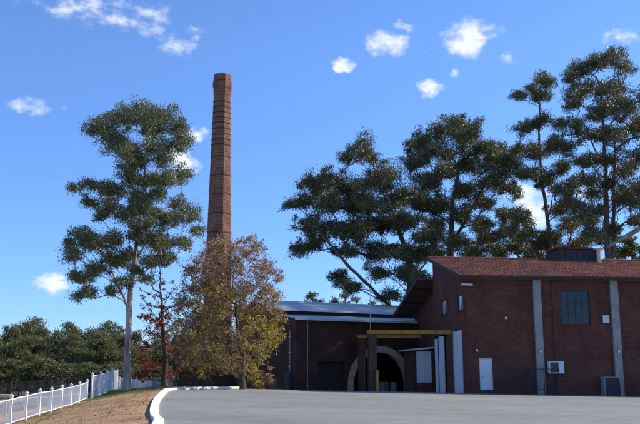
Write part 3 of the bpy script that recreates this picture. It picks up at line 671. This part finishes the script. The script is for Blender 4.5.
crn = MB().lathe(prof, 8, cap=False, rot=CR).build('crown', 'chimney_brick', ch, uv='cyl')
def ring(z, h_, o, mat, parent, nm):
    r0 = cr(z) + o; MB().lathe([(r0 - .06, z), (r0, z), (r0, z + h_), (r0 - .06, z + h_)], 8, rot=CR).build(nm, mat, parent)
for k in range(9): ring(top - 3.3 - k * .62, .10, .035, 'dark_trim', ch, 'iron_band')
for k in range(8): ring(top - 9.6 - k * 2.1, .09, .03, 'dark_trim', ch, 'iron_band')
MB().lathe([(c + .08, top - .92), (c + .11, top - .92), (c + .11, top - .80), (c + .06, top - .80)], 8, rot=CR).build('iron_band', 'dark_steel', crn)

# ------------------------------------------------------------------ fences
def picket_fence(pts, height, label, post_sp=2.3, mat='fence_paint', bar_r=.0058, bar_sp=.11, cap=True, group=None, base=None, post_w=.045, cat='fence'):
    P = [Vector(p) for p in pts]; o = P[0]; zz = (lambda x, y: h1(x, y)) if base is None else base
    e = empty('picket_fence', (o.x, o.y, zz(o.x, o.y)), 0, label, cat, group); org = e.location.copy()
    posts = []
    for i in range(len(P) - 1):
        n_ = max(1, round((P[i + 1] - P[i]).length / post_sp)); posts += [P[i].lerp(P[i + 1], k / n_) for k in range(n_)]
    posts.append(P[-1])
    def w3(p, z): return Vector((p.x, p.y, zz(p.x, p.y) + z)) - org
    for i, p in enumerate(posts):
        a = w3(p, -.2); b = w3(p, height + .07); mb = MB(); mb.box(a.x - post_w, a.x + post_w, a.y - post_w, a.y + post_w, a.z, b.z); po = mb.build('post', mat, e)
        if cap:
            c_ = MB(); w_ = post_w + .025; c_.box(a.x - w_, a.x + w_, a.y - w_, a.y + w_, b.z + .001, b.z + .04); c_.prism([(a.x - w_ * .8, b.z + .04), (a.x + w_ * .8, b.z + .04), (a.x, b.z + .10)], 'y', a.y - w_ * .8, a.y + w_ * .8); c_.build('cap', mat, po)
        if i < len(posts) - 1:
            q = posts[i + 1]; rl = MB()
            MB().tube([w3(p, height - .03), w3(q, height - .03)], .026, 6).build('rail', mat, e)
            MB().tube([w3(p, .12), w3(q, .12)], .022, 6).build('rail', mat, e)
            nb = int((q - p).length / bar_sp); mb = MB()
            for k in range(1, nb):
                s = p.lerp(q, k / nb); mb.tube([w3(s, .10), w3(s, height - .02)], bar_r, 4, False)
            ob = mb.build('bars', mat, e); ob['kind'] = 'stuff'
    return e
picket_fence([(-10.6, 22), (-11.5, 30), (-13.35, 48.6)], 1.02, 'long white picket fence with capped posts beside the bare dirt verge')
picket_fence([(-13.15, 48.9), (-13.25, 51.2), (-13.9, 58)], 1.35, 'taller white picket fence on the grass behind the gum tree trunk', 2.2, bar_r=.007)
picket_fence([(-14.0, 58.3), (-14.7, 74), (-12.6, 85)], 1.15, 'far white picket fence behind the red leaved tree', 2.6, bar_r=.008)
picket_fence([(-42, 66), (-17.2, 63.5)], 1.75, 'dark steel picket fence below the forest, behind the white fence', 3.2, 'dark_steel', .012, .085, False)
# pale pipe rail on short posts below the bank
e = empty('pipe_rail', (-23, 46.0, h1(-23, 46)), 0, 'pale pipe carried on short posts behind the white fence', 'pipe'); zt = .02 - e.location.z
MB().tube([(-9, 0, zt + .10), (0, 0, zt), (6.25, 0, zt - .01)], .085, 10).build('pipe', 'cream_stone', e)
for x in (-8, -4, 0, 3, 6): MB().box(x - .05, x + .05, -.05, .05, h1(-23 + x, 46) - e.location.z - .2, zt + .01).build('post', 'grey_pipe', e)

# ------------------------------------------------------------------ trees
def leaves_mesh(name, centers, mat, parent, length, width, droop, var_bias=0., origin=(0, 0, 0), rs=None):
    rs = rs or rng; n_ = len(centers)
    ax = rs.normal(size=(n_, 3)) * .8; ax[:, 2] -= droop; ax /= np.linalg.norm(ax, axis=1)[:, None] + 1e-9
    q = rs.normal(size=(n_, 3)); wd = np.cross(ax, q); wd /= np.linalg.norm(wd, axis=1)[:, None] + 1e-9
    l = length * rs.uniform(.65, 1.25, n_)[:, None]; w = width * rs.uniform(.7, 1.2, n_)[:, None]
    c = centers - np.array(origin)
    v = np.stack([c - ax * l * .5, c + wd * w * .5 - ax * l * .08, c + ax * l * .5, c - wd * w * .5 - ax * l * .08], 1).reshape(-1, 3)
    f = np.arange(n_ * 4).reshape(-1, 4); var = np.clip(rs.beta(2, 2.4, n_) + var_bias, 0, 1)
    return fast_mesh(name, v, f, mat, parent, var)

def build_tree(name, label, cat, base, trunk, clumps, trunk_r, bark, crowns, group=None, puffs=12, puff_r=.42, flat=.72, dens=330, leaf=(.28, .085), droop=.9,
               twig_r=.014, limbs=(), seed=0, tip=.022, wander=.35, sub=.9, lexp=.74):
    """trunk: list of points; clumps: (centre, radius, crown index); crowns: list of (part name, leaf material)"""
    rs = np.random.default_rng(seed + 11); rd = random.Random(seed + 5)
    base = Vector(base); root = empty(name, base, 0, label, cat, group)
    pos = []; par = []; wt = []
    def add(p, pa): pos.append(Vector(p)); par.append(pa); wt.append(0.); return len(pos) - 1
    def path(a, pts, jit):
        for p in pts:
            p = Vector(p); d = (p - pos[a]).length; k = max(1, int(d / sub)); s = pos[a].copy()
            for j in range(1, k + 1):
                t = j / k; q = s.lerp(p, t)
                if j < k: q += Vector((rd.gauss(0, jit), rd.gauss(0, jit), rd.gauss(0, jit * .5)))
                a = add(q, a)
        return a
    r0 = add(base - Vector((0, 0, .3)), -1); path(r0, trunk, .05); ntr = len(pos)
    for lm in limbs:
        a = min(range(ntr), key=lambda i: (pos[i] - Vector(lm[0])).length); e_ = path(a, lm[1:], .06); wt[e_] += 14
    tr = pos[:ntr]
    order = sorted(clumps, key=lambda c: min((c[0] - p).length for p in tr))
    rmx = max(c[1] for c in clumps); P = np.array([tuple(p) for p in pos]); cents = [[] for _ in crowns]; twigs = []
    for (c, r, ci) in order:
        P = np.array([tuple(p) for p in pos]); cv = np.array(tuple(c)); dv = cv - P; dist = np.linalg.norm(dv, axis=1); hd = np.linalg.norm(dv[:, :2], axis=1)
        cost = dist + 1.6 * np.maximum(0, P[:, 2] - (cv[2] - .45 * hd)); cost[:2] += 50
        a = int(np.argmin(cost)); s = pos[a]; d = (c - s).length
        m1 = s.lerp(c, .4) + Vector((rd.gauss(0, wander * .3 * d ** .7), rd.gauss(0, wander * .3 * d ** .7), .10 * d * rd.uniform(-.3, 1.1)))
        m2 = s.lerp(c, .72) + Vector((rd.gauss(0, wander * .2 * d ** .7), rd.gauss(0, wander * .2 * d ** .7), .05 * d))
        e_ = path(a, [m1, m2, c - Vector((0, 0, r * .25))] if d > 1.2 else [c], .03 * min(d, 2)); wt[e_] += max(.15, r * r)
        for k in range(max(3, int(puffs * min(1, r / rmx + .1)))):
            while True:
                u = rs.uniform(-1, 1, 3)
                if (u ** 2).sum() < 1: break
            u[2] = u[2] * flat + .12; sg = rs.uniform(.55, 1.45)
            pc = cv + u * r * .92; twigs.append((e_, Vector(pc))); nl = max(6, int(dens * r * r / max(3, int(puffs * min(1, r / rmx + .1))) * rs.uniform(.4, 1.6)))
            cents[ci].append(pc + np.clip(rs.normal(size=(nl, 3)), -1.7, 1.7) * np.array([1, 1, .72]) * (puff_r * sg * (r ** .5)) * .5)
    for i in range(len(pos) - 1, 0, -1): wt[par[i]] += wt[i]
    W = max(wt[0], 1e-6); rad = [max(tip * .5, tip + (trunk_r - tip) * (w / W) ** lexp) for w in wt]
    ch_ = [[] for _ in pos]
    for i in range(1, len(pos)): ch_[par[i]].append(i)
    V = []; Fq = []
    def tube(pts, rr2, seg):
        b = len(V); ref = None; n_ = len(pts)
        for i, p in enumerate(pts):
            d = (pts[min(i + 1, n_ - 1)] - pts[max(i - 1, 0)])
            d = d.normalized() if d.length > 1e-6 else Vector((0, 0, 1))
            if ref is None: ref = Vector((1, 0, 0)) if abs(d.x) < .8 else Vector((0, 1, 0))
            a = ref - d * ref.dot(d); a = a.normalized() if a.length > 1e-5 else d.orthogonal().normalized(); ref = a; bb = d.cross(a)
            for k in range(seg):
                t = 2 * math.pi * k / seg; q = p - base + (a * math.cos(t) + bb * math.sin(t)) * rr2[i]; V.append((q.x, q.y, q.z))
        for i in range(n_ - 1):
            for k in range(seg): Fq.append((b + i * seg + k, b + i * seg + (k + 1) % seg, b + (i + 1) * seg + (k + 1) % seg, b + (i + 1) * seg + k))
    stack = [(0, None)]
    while stack:
        i, start = stack.pop(); ch = [i]; pts = [] if start is None else [pos[start]]; rl = [] if start is None else [min(rad[start], rad[i] * 1.15)]
        pts.append(pos[i]); rl.append(rad[i] * (1.0))
        cur = i
        while ch_[cur]:
            nxt = max(ch_[cur], key=lambda j: wt[j])
            for j in ch_[cur]:
                if j != nxt: stack.append((j, cur))
            cur = nxt; pts.append(pos[cur]); rl.append(rad[cur])
        if start is None and len(rl) > 2: rl[0] *= 1.45; rl[1] *= 1.18
        if len(pts) > 1: tube(pts, rl, 10 if rl[0] > .15 else 6 if rl[0] > .05 else 4)
    for a, p in twigs:
        s = pos[a]; m = s.lerp(p, .55) + Vector((rd.gauss(0, .06), rd.gauss(0, .06), rd.uniform(-.02, .1))); tube([s, m, p], [twig_r * 1.5, twig_r * 1.1, twig_r * .5], 3)
    tk = fast_mesh('trunk', np.array(V), np.array(Fq), bark, root, smooth=True)
    for (pn, mt), cc in zip(crowns, cents):
        if cc: leaves_mesh(pn, np.concatenate(cc), mt, root, leaf[0], leaf[1], droop, origin=tuple(base), rs=rs)
    return root

def px_clumps(lst, Y, depth, reps, rscale=1.3, seed=1, jit=.35, ci=0, small=0):
    """photo clump list -> masses at their own depths, each with smaller sprays around it"""
    rd = random.Random(seed); out = []
    for c in lst:
        x, y, r = c[:3]; m = Y / FPX
        for k in range(reps):
            yy = Y + rd.uniform(-1, 1) * depth; j = 0 if k == 0 else jit * r
            p = at(x + rd.uniform(-j, j), y + rd.uniform(-j, j) * .7, yy); R_ = r * m * rscale * rd.uniform(.8, 1.1); out.append((p, R_, ci))
            for q in range(small):
                a = rd.uniform(0, 6.283); e_ = rd.uniform(.6, 1.4) * R_; el = rd.gauss(.1, .6)
                out.append((p + Vector((math.cos(a) * math.cos(el), math.sin(a) * math.cos(el), math.sin(el) * .8)) * e_, R_ * rd.uniform(.32, .72), ci))
    return out
def px_path(lst, Y): return [at(x, y, Y + (d[0] if d else 0)) for (x, y, *d) in lst]
def gbase(px, py, Y):
    p = at(px, py, Y); return Vector((p.x, p.y, h1(p.x, p.y)))

# the tall gum on the left
b = gbase(127, 391, 55)
build_tree('gum_tree', 'tall slender pale trunked gum tree standing alone on the grass verge', 'tree', b,
    px_path([(127, 372), (128, 345), (129, 310), (131, 285, .3), (136, 250, .6), (140, 220, .4), (144, 185), (147, 150, -.4), (146, 125)], 55),
    px_clumps([(110, 124, 14), (97, 128, 10), (126, 118, 12), (142, 113, 14), (160, 118, 12), (176, 128, 12), (186, 141, 7), (152, 132, 13), (114, 144, 13), (128, 154, 12), (172, 148, 12), (160, 160, 10),
        (128, 170, 10), (182, 176, 10), (168, 180, 11), (150, 182, 9), (76, 189, 6), (88, 184, 7), (104, 190, 9), (90, 203, 8), (120, 192, 11), (138, 200, 11), (150, 210, 11), (176, 204, 8), (191, 217, 10), (197, 231, 6),
        (165, 222, 12), (128, 216, 11), (102, 214, 10), (82, 236, 10), (75, 256, 10), (70, 243, 6), (94, 244, 11), (114, 240, 12), (140, 240, 10), (163, 246, 11), (184, 244, 8), (80, 278, 9), (98, 272, 10), (90, 293, 8), (118, 264, 9),
        (150, 262, 9), (168, 260, 8), (112, 292, 7), (78, 296, 6), (122, 284, 7), (146, 280, 6), (136, 180, 9), (154, 196, 9), (142, 228, 10), (128, 256, 9), (156, 240, 9), (108, 258, 9), (136, 270, 8), (112, 205, 8), (142, 162, 9), (150, 148, 9)], 55, 2.6, 3, 0.98, 21, small=4), .205, 'euc_bark', [('crown', 'leaf_gum_light')],
    dens=861, leaf=(.17, .055), puffs=9, puff_r=.60, seed=1, tip=.022, twig_r=.010, limbs=[[at(130, 300, 55), at(112, 270, 54.2), at(96, 245, 54)], [at(133, 270, 55.3), at(152, 232, 56), at(168, 205, 56)]])

# big gums behind the hall and the brick building
GA = [(361, 153, 12), (347, 158, 7), (372, 160, 7), (330, 183, 12), (314, 187, 12), (300, 203, 10), (289, 206, 5), (345, 188, 13), (366, 184, 13), (386, 178, 14), (324, 204, 14), (348, 208, 15), (374, 204, 15), (400, 198, 15),
    (310, 228, 12), (302, 249, 10), (317, 243, 10), (336, 232, 13), (361, 230, 15), (386, 226, 15), (408, 222, 15), (346, 252, 10), (371, 250, 12), (340, 279, 9), (352, 288, 9), (395, 252, 14), (381, 274, 10), (402, 276, 12), (419, 258, 13),
    (422, 282, 10), (390, 298, 9), (412, 298, 8), (426, 238, 13)]
b = gbase(403, 385, 84)
build_tree('gum_tree', 'broad dark gum tree spreading over the pale roof of the hall', 'tree', b,
    px_path([(403, 340), (407, 312), (411, 285), (408, 255, 1), (398, 228, 1), (388, 200)], 84), px_clumps(GA, 84, 5.0, 3, 1.00, 31, small=4), .50, 'mid_bark', [('crown', 'leaf_gum')],
    dens=471, leaf=(.23, .082), puffs=9, puff_r=.68, seed=2, tip=.03, limbs=[[at(406, 318, 84), at(375, 292, 82), at(345, 262, 80), at(322, 235, 80)], [at(411, 285, 84), at(430, 255, 85), at(432, 235, 85)]])
GB = [(420, 146, 11), (437, 135, 10), (455, 127, 12), (473, 127, 9), (463, 142, 13), (441, 153, 13), (418, 164, 12), (481, 148, 12), (497, 154, 11), (470, 167, 13), (447, 172, 13), (425, 184, 14), (501, 170, 11), (513, 160, 9), (490, 184, 12),
    (466, 192, 13), (440, 202, 14), (419, 206, 11), (511, 190, 9), (486, 204, 12), (460, 216, 12), (436, 228, 13), (480, 227, 11), (456, 242, 12), (431, 254, 11), (500, 236, 9), (476, 250, 10)]
b = gbase(446, 385, 92)
build_tree('gum_tree', 'rounded gum tree behind the tiled ridge, joining the broad dark gum', 'tree', b,
    px_path([(446, 330), (448, 280), (450, 245, -.5), (452, 210), (458, 175), (460, 150)], 92), px_clumps(GB, 92, 5.0, 3, 1.02, 41, small=4), .48, 'mid_bark', [('crown', 'leaf_gum')],
    dens=433, leaf=(.24, .085), puffs=9, puff_r=.68, seed=3, limbs=[[at(450, 245, 92), at(475, 205, 91), at(490, 175, 91)]])
GC = [(546, 84, 9), (533, 90, 7), (519, 97, 6), (541, 98, 8), (524, 130, 9), (540, 124, 9), (515, 150, 7), (534, 152, 11), (552, 146, 8), (526, 174, 11), (546, 180, 10), (562, 168, 9), (518, 215, 9), (556, 212, 9), (528, 236, 9), (550, 236, 10), (568, 226, 9), (540, 246, 9), (560, 190, 8), (574, 205, 8), (512, 232, 8), (585, 240, 8)]
b = gbase(558, 385, 86)
build_tree('gum_tree', 'thin open gum tree with a small high tuft, beside the tallest gum', 'tree', b,
    px_path([(558, 320), (553, 265), (547, 215), (541, 170), (539, 130), (540, 105)], 86), px_clumps(GC, 86, 3.4, 3, 1.02, 51, small=4), .34, 'mid_bark', [('crown', 'leaf_gum')],
    dens=528, leaf=(.22, .078), puffs=9, puff_r=.68, seed=4, limbs=[[at(556, 300, 86), at(530, 245, 84), at(498, 222, 83)], [at(556, 300, 86), at(572, 230, 87), at(578, 190, 87)]])
GD = [(580, 70, 11), (595, 64, 10), (612, 61, 11), (626, 69, 9), (571, 79, 7), (590, 93, 13), (612, 89, 12), (576, 104, 10), (599, 113, 14), (624, 108, 12), (637, 128, 13), (576, 129, 11), (591, 138, 11), (616, 138, 13), (566, 150, 9), (640, 158, 13),
    (585, 163, 11), (606, 163, 10), (626, 169, 12), (573, 185, 9), (652, 188, 14), (594, 194, 9), (621, 199, 10), (637, 205, 10), (582, 213, 9), (652, 128, 14), (662, 168, 14), (655, 222, 12), (668, 200, 12), (648, 95, 11), (665, 120, 11), (560, 126, 7), (556, 140, 7), (600, 212, 9), (590, 180, 9), (606, 185, 9), (630, 190, 10), (566, 200, 8), (612, 232, 9), (592, 232, 8), (640, 222, 10)]
b = gbase(608, 385, 80)
build_tree('gum_tree', 'tallest gum tree, twin trunks rising behind the roof lantern and vent', 'tree', b,
    px_path([(608, 320), (608, 255), (606, 205), (605, 160), (603, 120), (600, 85)], 80), px_clumps(GD, 80, 4.6, 3, 1.02, 61, small=4), .46, 'mid_bark', [('crown', 'leaf_gum')],
    dens=509, leaf=(.21, .076), puffs=9, puff_r=.68, seed=5, limbs=[[at(608, 300, 80), at(614, 240, 81), at(613, 190, 81), at(615, 150, 81)]])
gum = [o for o in bpy.data.objects if o.get('label', '').startswith('tallest gum')][0]; gb = gum.location
lp_ = [at(607, 250, 80), at(609, 245.5, 79.7), at(622, 238.5, 79), at(640, 228.5, 78), at(655, 221, 77.4), at(676, 206, 76.6)]
MB().tube([p - gb for p in lp_], [.16, .17, .20, .24, .2, .1], 9).build('bare_limb', 'euc_bark', gum, smooth=True)['label'] = 'pale bare limb reaching out low'
GE = [(506, 256, 9), (522, 254, 9), (575, 250, 9), (590, 258, 8), (617, 256, 11), (634, 250, 11), (628, 240, 9), (650, 256, 11), (660, 240, 11), (640, 262, 9)]
b = gbase(628, 385, 92)
build_tree('bushy_tree', 'low bushy green tree filling in behind the roof by the vent pipe', 'tree', b, px_path([(628, 330), (630, 285), (632, 258)], 92),
    px_clumps(GE[4:], 92, 3.5, 3, 1.0, 71), .25, 'mid_bark', [('crown', 'leaf_green')], dens=300, leaf=(.28, .12), seed=6)

GF = [(500, 252, 9), (516, 250, 9), (532, 256, 8), (556, 252, 9), (575, 246, 9), (590, 255, 8), (488, 240, 8), (470, 256, 9), (524, 222, 8), (508, 215, 8), (576, 222, 7), (592, 222, 7), (600, 240, 8)]
b = gbase(520, 385, 98)
build_tree('gum_tree', 'leaning open gum tree low behind the middle of the tiled ridge', 'tree', b, px_path([(524, 330), (526, 290), (522, 262), (510, 245), (500, 228)], 98),
    px_clumps(GF, 98, 3.5, 3, 1.05, 81, small=4), .3, 'mid_bark', [('crown', 'leaf_gum')], dens=482, leaf=(.25, .09), puffs=9, puff_r=.68, seed=7, limbs=[[at(526, 290, 98), at(560, 262, 98), at(585, 240, 98)], [at(526, 295, 98), at(545, 240, 99), at(552, 200, 99)]])

# autumn tree over the kerb
rd = random.Random(99); cl = []
base_a = gbase(243, 387, 55.4); ctr = (229, 312)
k = 0
while k < 560:
    x = rd.uniform(166, 290); y = rd.uniform(236, 374); dz = rd.uniform(-1, 1)
    prof = np.interp(y, [236, 246, 262, 285, 310, 340, 360, 374], [14, 30, 44, 53, 58, 57, 46, 24]); cx = np.interp(y, [236, 300, 374], [236, 229, 222])
    e2 = ((x - cx) / prof) ** 2 + dz ** 2
    if e2 > 1 or (e2 < .25 and rd.random() < .6): continue
    low = (y > 290 and rd.random() < .28 + (y > 325) * .2 + (x > 245 and y > 320) * .4) or (x > 262 and y > 318)
    cl.append((at(x, y, 55.4 + dz * 3.4), rd.uniform(.32, .52), 1 if low else 0)); k += 1
build_tree('autumn_tree', 'round crowned autumn tree with brown and yellow leaves behind the white kerb', 'tree', base_a,
    px_path([(243, 368), (242, 352), (238, 330, .2), (236, 305, .3), (233, 280), (232, 262)], 55.4), cl, .19, 'dark_bark', [('crown', 'leaf_brown'), ('yellow_foliage', 'leaf_yellow')],
    dens=430, leaf=(.13, .09), droop=.2, puffs=7, puff_r=.42, flat=.9, seed=8, tip=.012, twig_r=.008, wander=.25, sub=.5)

# red tree beside it, mostly bare on top
cl = []; rd = random.Random(5)
for (x, y, r, n_) in [(148, 366, 12, 9), (142, 346, 9, 5), (160, 334, 10, 7), (172, 350, 8, 5), (150, 322, 8, 4), (140, 374, 7, 5), (166, 312, 8, 4), (172, 372, 8, 4), (156, 300, 8, 2)]:
    for q in range(n_): cl.append((at(x + rd.gauss(0, r * .5), y + rd.gauss(0, r * .45), 61 + rd.uniform(-1.6, 1.6)), rd.uniform(.3, .5), 0))
for q in range(60): cl.append((at(rd.gauss(158, 12), rd.uniform(262, 335), 61 + rd.uniform(-1.6, 1.6)), .16, 0))
build_tree('red_tree', 'dark trunked tree with red leaves and bare upper twigs beside the autumn tree', 'tree', gbase(165, 388, 61),
    px_path([(165, 365), (164, 340), (162, 310), (160, 285), (160, 268)], 61), cl, .24, 'dark_bark', [('crown', 'leaf_red')], dens=420, leaf=(.14, .10), droop=.2, puffs=6, puff_r=.4, seed=9, tip=.012, twig_r=.009, sub=.5)

# shrubs between the red tree, the autumn tree and the hall
def shrub(px, py, Y, rpx, hpx, mat, label, seed, n_=26, leaf=(.14, .10), dens=420):
    rd = random.Random(seed); b = gbase(px, py, Y); cl = []
    w = rpx * Y / FPX; h_ = hpx * Y / FPX
    while len(cl) < n_:
        u = (rd.uniform(-1, 1), rd.uniform(-1, 1), rd.uniform(0, 1))
        if u[0] ** 2 + u[1] ** 2 + (u[2] * 1.7 - .75) ** 2 > 1: continue
        cl.append((b + Vector((u[0] * w, u[1] * w, .15 + u[2] * h_)), rd.uniform(.22, .36) * max(.7, w), 0))
    return build_tree('shrub', label, 'shrub', b, [b + Vector((0, 0, h_ * .3)), b + Vector((.05, 0, h_ * .6))], cl, .05, 'dark_bark', [('crown', mat)], dens=dens, leaf=leaf, droop=.1, puffs=6, puff_r=.4, flat=.9, seed=seed, tip=.008, twig_r=.006, sub=.4)
shrub(196, 388, 64, 17, 66, 'leaf_green', 'large olive green shrub between the red tree and the autumn tree', 12, 60)
shrub(181, 388, 67, 12, 48, 'leaf_green', 'darker shrub close behind the red tree trunk', 13, 36)
shrub(212, 388, 70, 14, 40, 'leaf_green', 'green shrub below the chimney, behind the autumn tree crown', 14, 36)
shrub(268, 389, 60, 8, 24, 'leaf_brown', 'small brown shrub in front of the hall end wall', 15, 18)
shrub(256, 389, 63, 9, 30, 'leaf_yellow', 'small yellow green shrub between the autumn tree and the hall', 16, 20)

# small trees beyond the hall roof
build_tree('bushy_tree', 'small bushy tree top beyond the left end of the hall roof', 'tree', gbase(313, 384, 118), px_path([(313, 350), (313, 320), (313, 302)], 118),
    px_clumps([(313, 298, 6), (306, 304, 5), (320, 303, 5), (313, 308, 7), (304, 312, 6), (322, 312, 6)], 118, 1.5, 2, 1., 3), .2, 'mid_bark', [('crown', 'leaf_gum')], dens=260, leaf=(.34, .15), seed=20)
build_tree('bushy_tree', 'grey twiggy half bare tree top beyond the hall roof', 'tree', gbase(345, 384, 116), px_path([(345, 350), (345, 322), (345, 304)], 116),
    px_clumps([(345, 296, 6), (334, 301, 6), (355, 300, 6), (328, 308, 5), (362, 307, 5), (345, 308, 8)], 116, 1.5, 3, .8, 4), .22, 'euc_bark', [('crown', 'leaf_forest')], dens=60, puffs=20, leaf=(.3, .12), seed=21, twig_r=.03, tip=.05)
build_tree('bushy_tree', 'green bushy tree top beside the twiggy one beyond the hall roof', 'tree', gbase(372, 384, 112), px_path([(372, 350), (372, 325), (372, 312)], 112),
    px_clumps([(372, 306, 6), (360, 309, 5), (384, 309, 6), (372, 314, 8)], 112, 1.5, 2, 1., 6), .2, 'mid_bark', [('crown', 'leaf_green')], dens=260, leaf=(.32, .15), seed=22)

# forest in the valley on the left: four trees built, then copied one by one
def forest_tree(seed, H, W):
    rd = random.Random(seed); cl = []
    n_ = 34
    while len(cl) < n_:
        u = (rd.uniform(-1, 1), rd.uniform(-1, 1), rd.uniform(-1, 1))
        if sum(q * q for q in u) > 1: continue
        cl.append((Vector((u[0] * W, u[1] * W, H * .54 + u[2] * H * .42)), rd.uniform(1.1, 1.8), 0))
    return build_tree('forest_tree', 'olive green gum tree in the valley forest behind the fences', 'tree', (0, 0, 0), [Vector((0, 0, H * .25)), Vector((.3, .1, H * .5)), Vector((.1, .2, H * .8))], cl, .22, 'mid_bark',
        [('crown', 'leaf_forest')], group='valley forest trees', dens=150, leaf=(.44, .19), puffs=9, puff_r=.8, seed=seed, tip=.05, twig_r=.03, sub=1.5)
protos = [forest_tree(101, 13, 3.2), forest_tree(102, 14.5, 3.6), forest_tree(103, 12, 3.8), forest_tree(104, 15, 3.0), forest_tree(105, 13.5, 3.4)]
used = set()
def copy_tree(o):
    c_ = o.copy(); col.objects.link(c_)
    for k_ in o.children:
        d = k_.copy(); col.objects.link(d); d.parent = c_
    return c_
rd = random.Random(77); spots = []
for (Yr, ytop, sp) in ((108, 352, 4.2), (130, 338, 4.8), (155, 327, 5.4), (185, 322, 6.5)):
    x0 = at(-30, 380, Yr).x; x1 = at(206 if Yr > 112 else 182, 380, Yr).x; x = x0 + rd.uniform(0, 2)
    while x < x1:
        yy = Yr + rd.uniform(-6, 6); pxx = 320 + x / yy * FPX
        t = ytop + rd.gauss(0, 5) + np.interp(pxx, [0, 70, 115, 140, 200], [-2, 0, 5, 6, 10]); spots.append((x, yy, at(pxx, t, yy).z)); x += sp * rd.uniform(.75, 1.25)
for i, (x, y, ztop) in enumerate(spots):
    j = i % 5
    o = protos[j] if j not in used else copy_tree(protos[j]); used.add(j)
    zb = h1(x, y); hgt = (13, 14.5, 12, 15, 13.5)[j]; s = (ztop - zb) / hgt
    o.location = (x, y, zb); o.rotation_euler = (0, 0, rd.uniform(0, 6.28)); o.scale = (max(.8, s ** .7), max(.8, s ** .7), s)
p = at(10, 380, 150); o = copy_tree(protos[3]); zb = h1(p.x, p.y); zt = at(10, 317, 150).z
o.location = (p.x, p.y, zb); o.scale = (.62, .62, (zt - zb) / 15.4); o['label'] = 'slim gum tree whose top stands above the rest of the valley forest'

# ------------------------------------------------------------------ grass, litter
def blades(name, pts, hgt, wid, mat, label, cat):
    n_ = len(pts); P0 = np.array(pts); a = rng.uniform(0, 2 * np.pi, n_); d = np.stack([np.cos(a), np.sin(a), np.zeros(n_)], 1); w = wid * rng.uniform(.6, 1.3, n_)[:, None]
    h_ = hgt * rng.uniform(.4, 1.3, n_); lean = rng.normal(0, .35, (n_, 2)) * h_[:, None]
    tip = P0 + np.stack([lean[:, 0], lean[:, 1], h_], 1)
    v = np.stack([P0 - d * w, P0 + d * w, tip], 1).reshape(-1, 3); f = np.arange(n_ * 3).reshape(-1, 3)
    o = fast_mesh(name, v, f, mat, None, rng.beta(2, 2, n_)); tag(o, label, cat, kind='stuff'); return o
def scatter(n_, x0, x1, y0, y1, keep):
    x = rng.uniform(x0, x1, n_); y = rng.uniform(y0, y1, n_); m = keep(x, y); x, y = x[m], y[m]; return np.stack([x, y, hz(x, y) - .01], 1)
def kxv(y): return np.where(y < 51, np.interp(y, KA[:, 1], KA[:, 0]), -8.7)
NG = np.random.default_rng(4).uniform(-1, 1, (64, 64))
def vn(x, y):
    i = np.floor(x).astype(int); j = np.floor(y).astype(int); fx = x - i; fy = y - j; fx = fx * fx * (3 - 2 * fx); fy = fy * fy * (3 - 2 * fy)
    g = lambda a, b: NG[a % 64, b % 64]
    return (g(i, j) * (1 - fx) + g(i + 1, j) * fx) * (1 - fy) + (g(i, j + 1) * (1 - fx) + g(i + 1, j + 1) * fx) * fy
pat = lambda x, y, s, o: 1.1 * (vn(x * s + o * 7.3, y * s + o * 3.1) + .55 * vn(x * s * 2.7 + o, y * s * 2.7) + .4 * vn(x * s * 6.1, y * s * 6.1 + o))
blades('green_grass', np.concatenate([scatter(60000, -14.6, -9.6, 47.5, 60, lambda x, y: (pat(x, y, .9, 1) > -.35 + (x + 12.2) * .45)), scatter(22000, -14, -10, 28, 50, lambda x, y: (kxv(y) - x > 4.1) & (pat(x, y, .8, 3) > .35))]),
       .10, .010, 'grass', 'short green grass around the gum tree trunk and along the fence', 'grass')
blades('dry_grass', scatter(90000, -14, -3.2, 18, 58, lambda x, y: (kxv(y) - x > .4) & (pat(x, y, .9, 2) > .45 - .3 * np.exp(-((kxv(y) - x - .6) / .5) ** 2))), .06, .011, 'straw', 'sparse dry grass tufts over the bare orange verge', 'grass')
lp = scatter(5000, -13, -2.5, 50, 60, lambda x, y: ~in_poly(x, y)); lp[:, 2] += .03
o = leaves_mesh('leaf_litter', lp, 'leaf_brown', None, .13, .09, 0); tag(o, 'fallen brown leaves on the ground under the autumn tree', 'leaves', kind='stuff')

n_ = 1400; x = rng.uniform(-13.5, -3.6, n_); y = 20 + 36 * rng.uniform(0, 1, n_) ** 1.2; m = (kxv(y) - x > .5); x, y = x[m], y[m]; V = []; F = []
ico = np.array([(1, 0, 0), (-1, 0, 0), (0, 1, 0), (0, -1, 0), (0, 0, 1), (0, 0, -1)], float); fc = [(0, 2, 4), (2, 1, 4), (1, 3, 4), (3, 0, 4), (2, 0, 5), (1, 2, 5), (3, 1, 5), (0, 3, 5)]
for px_, py_, pz in zip(x, y, hz(x, y)):
    k = len(V); sc = rng.gamma(2.0, .009) + .012; V += [tuple(np.array((px_, py_, pz)) + (q + rng.normal(0, .25, 3)) * sc * np.array((1.2, 1, .7))) for q in ico]; F += [tuple(k + i for i in f) for f in fc]
M['clod'] = material('soil_clods', (.30, .17, .09), .95, .1, var=.4, scale=1.5)
o = fast_mesh('soil_clods', np.array(V), np.array(F), 'clod'); tag(o, 'small stones and clods strewn over the orange verge', 'stones', kind='stuff')
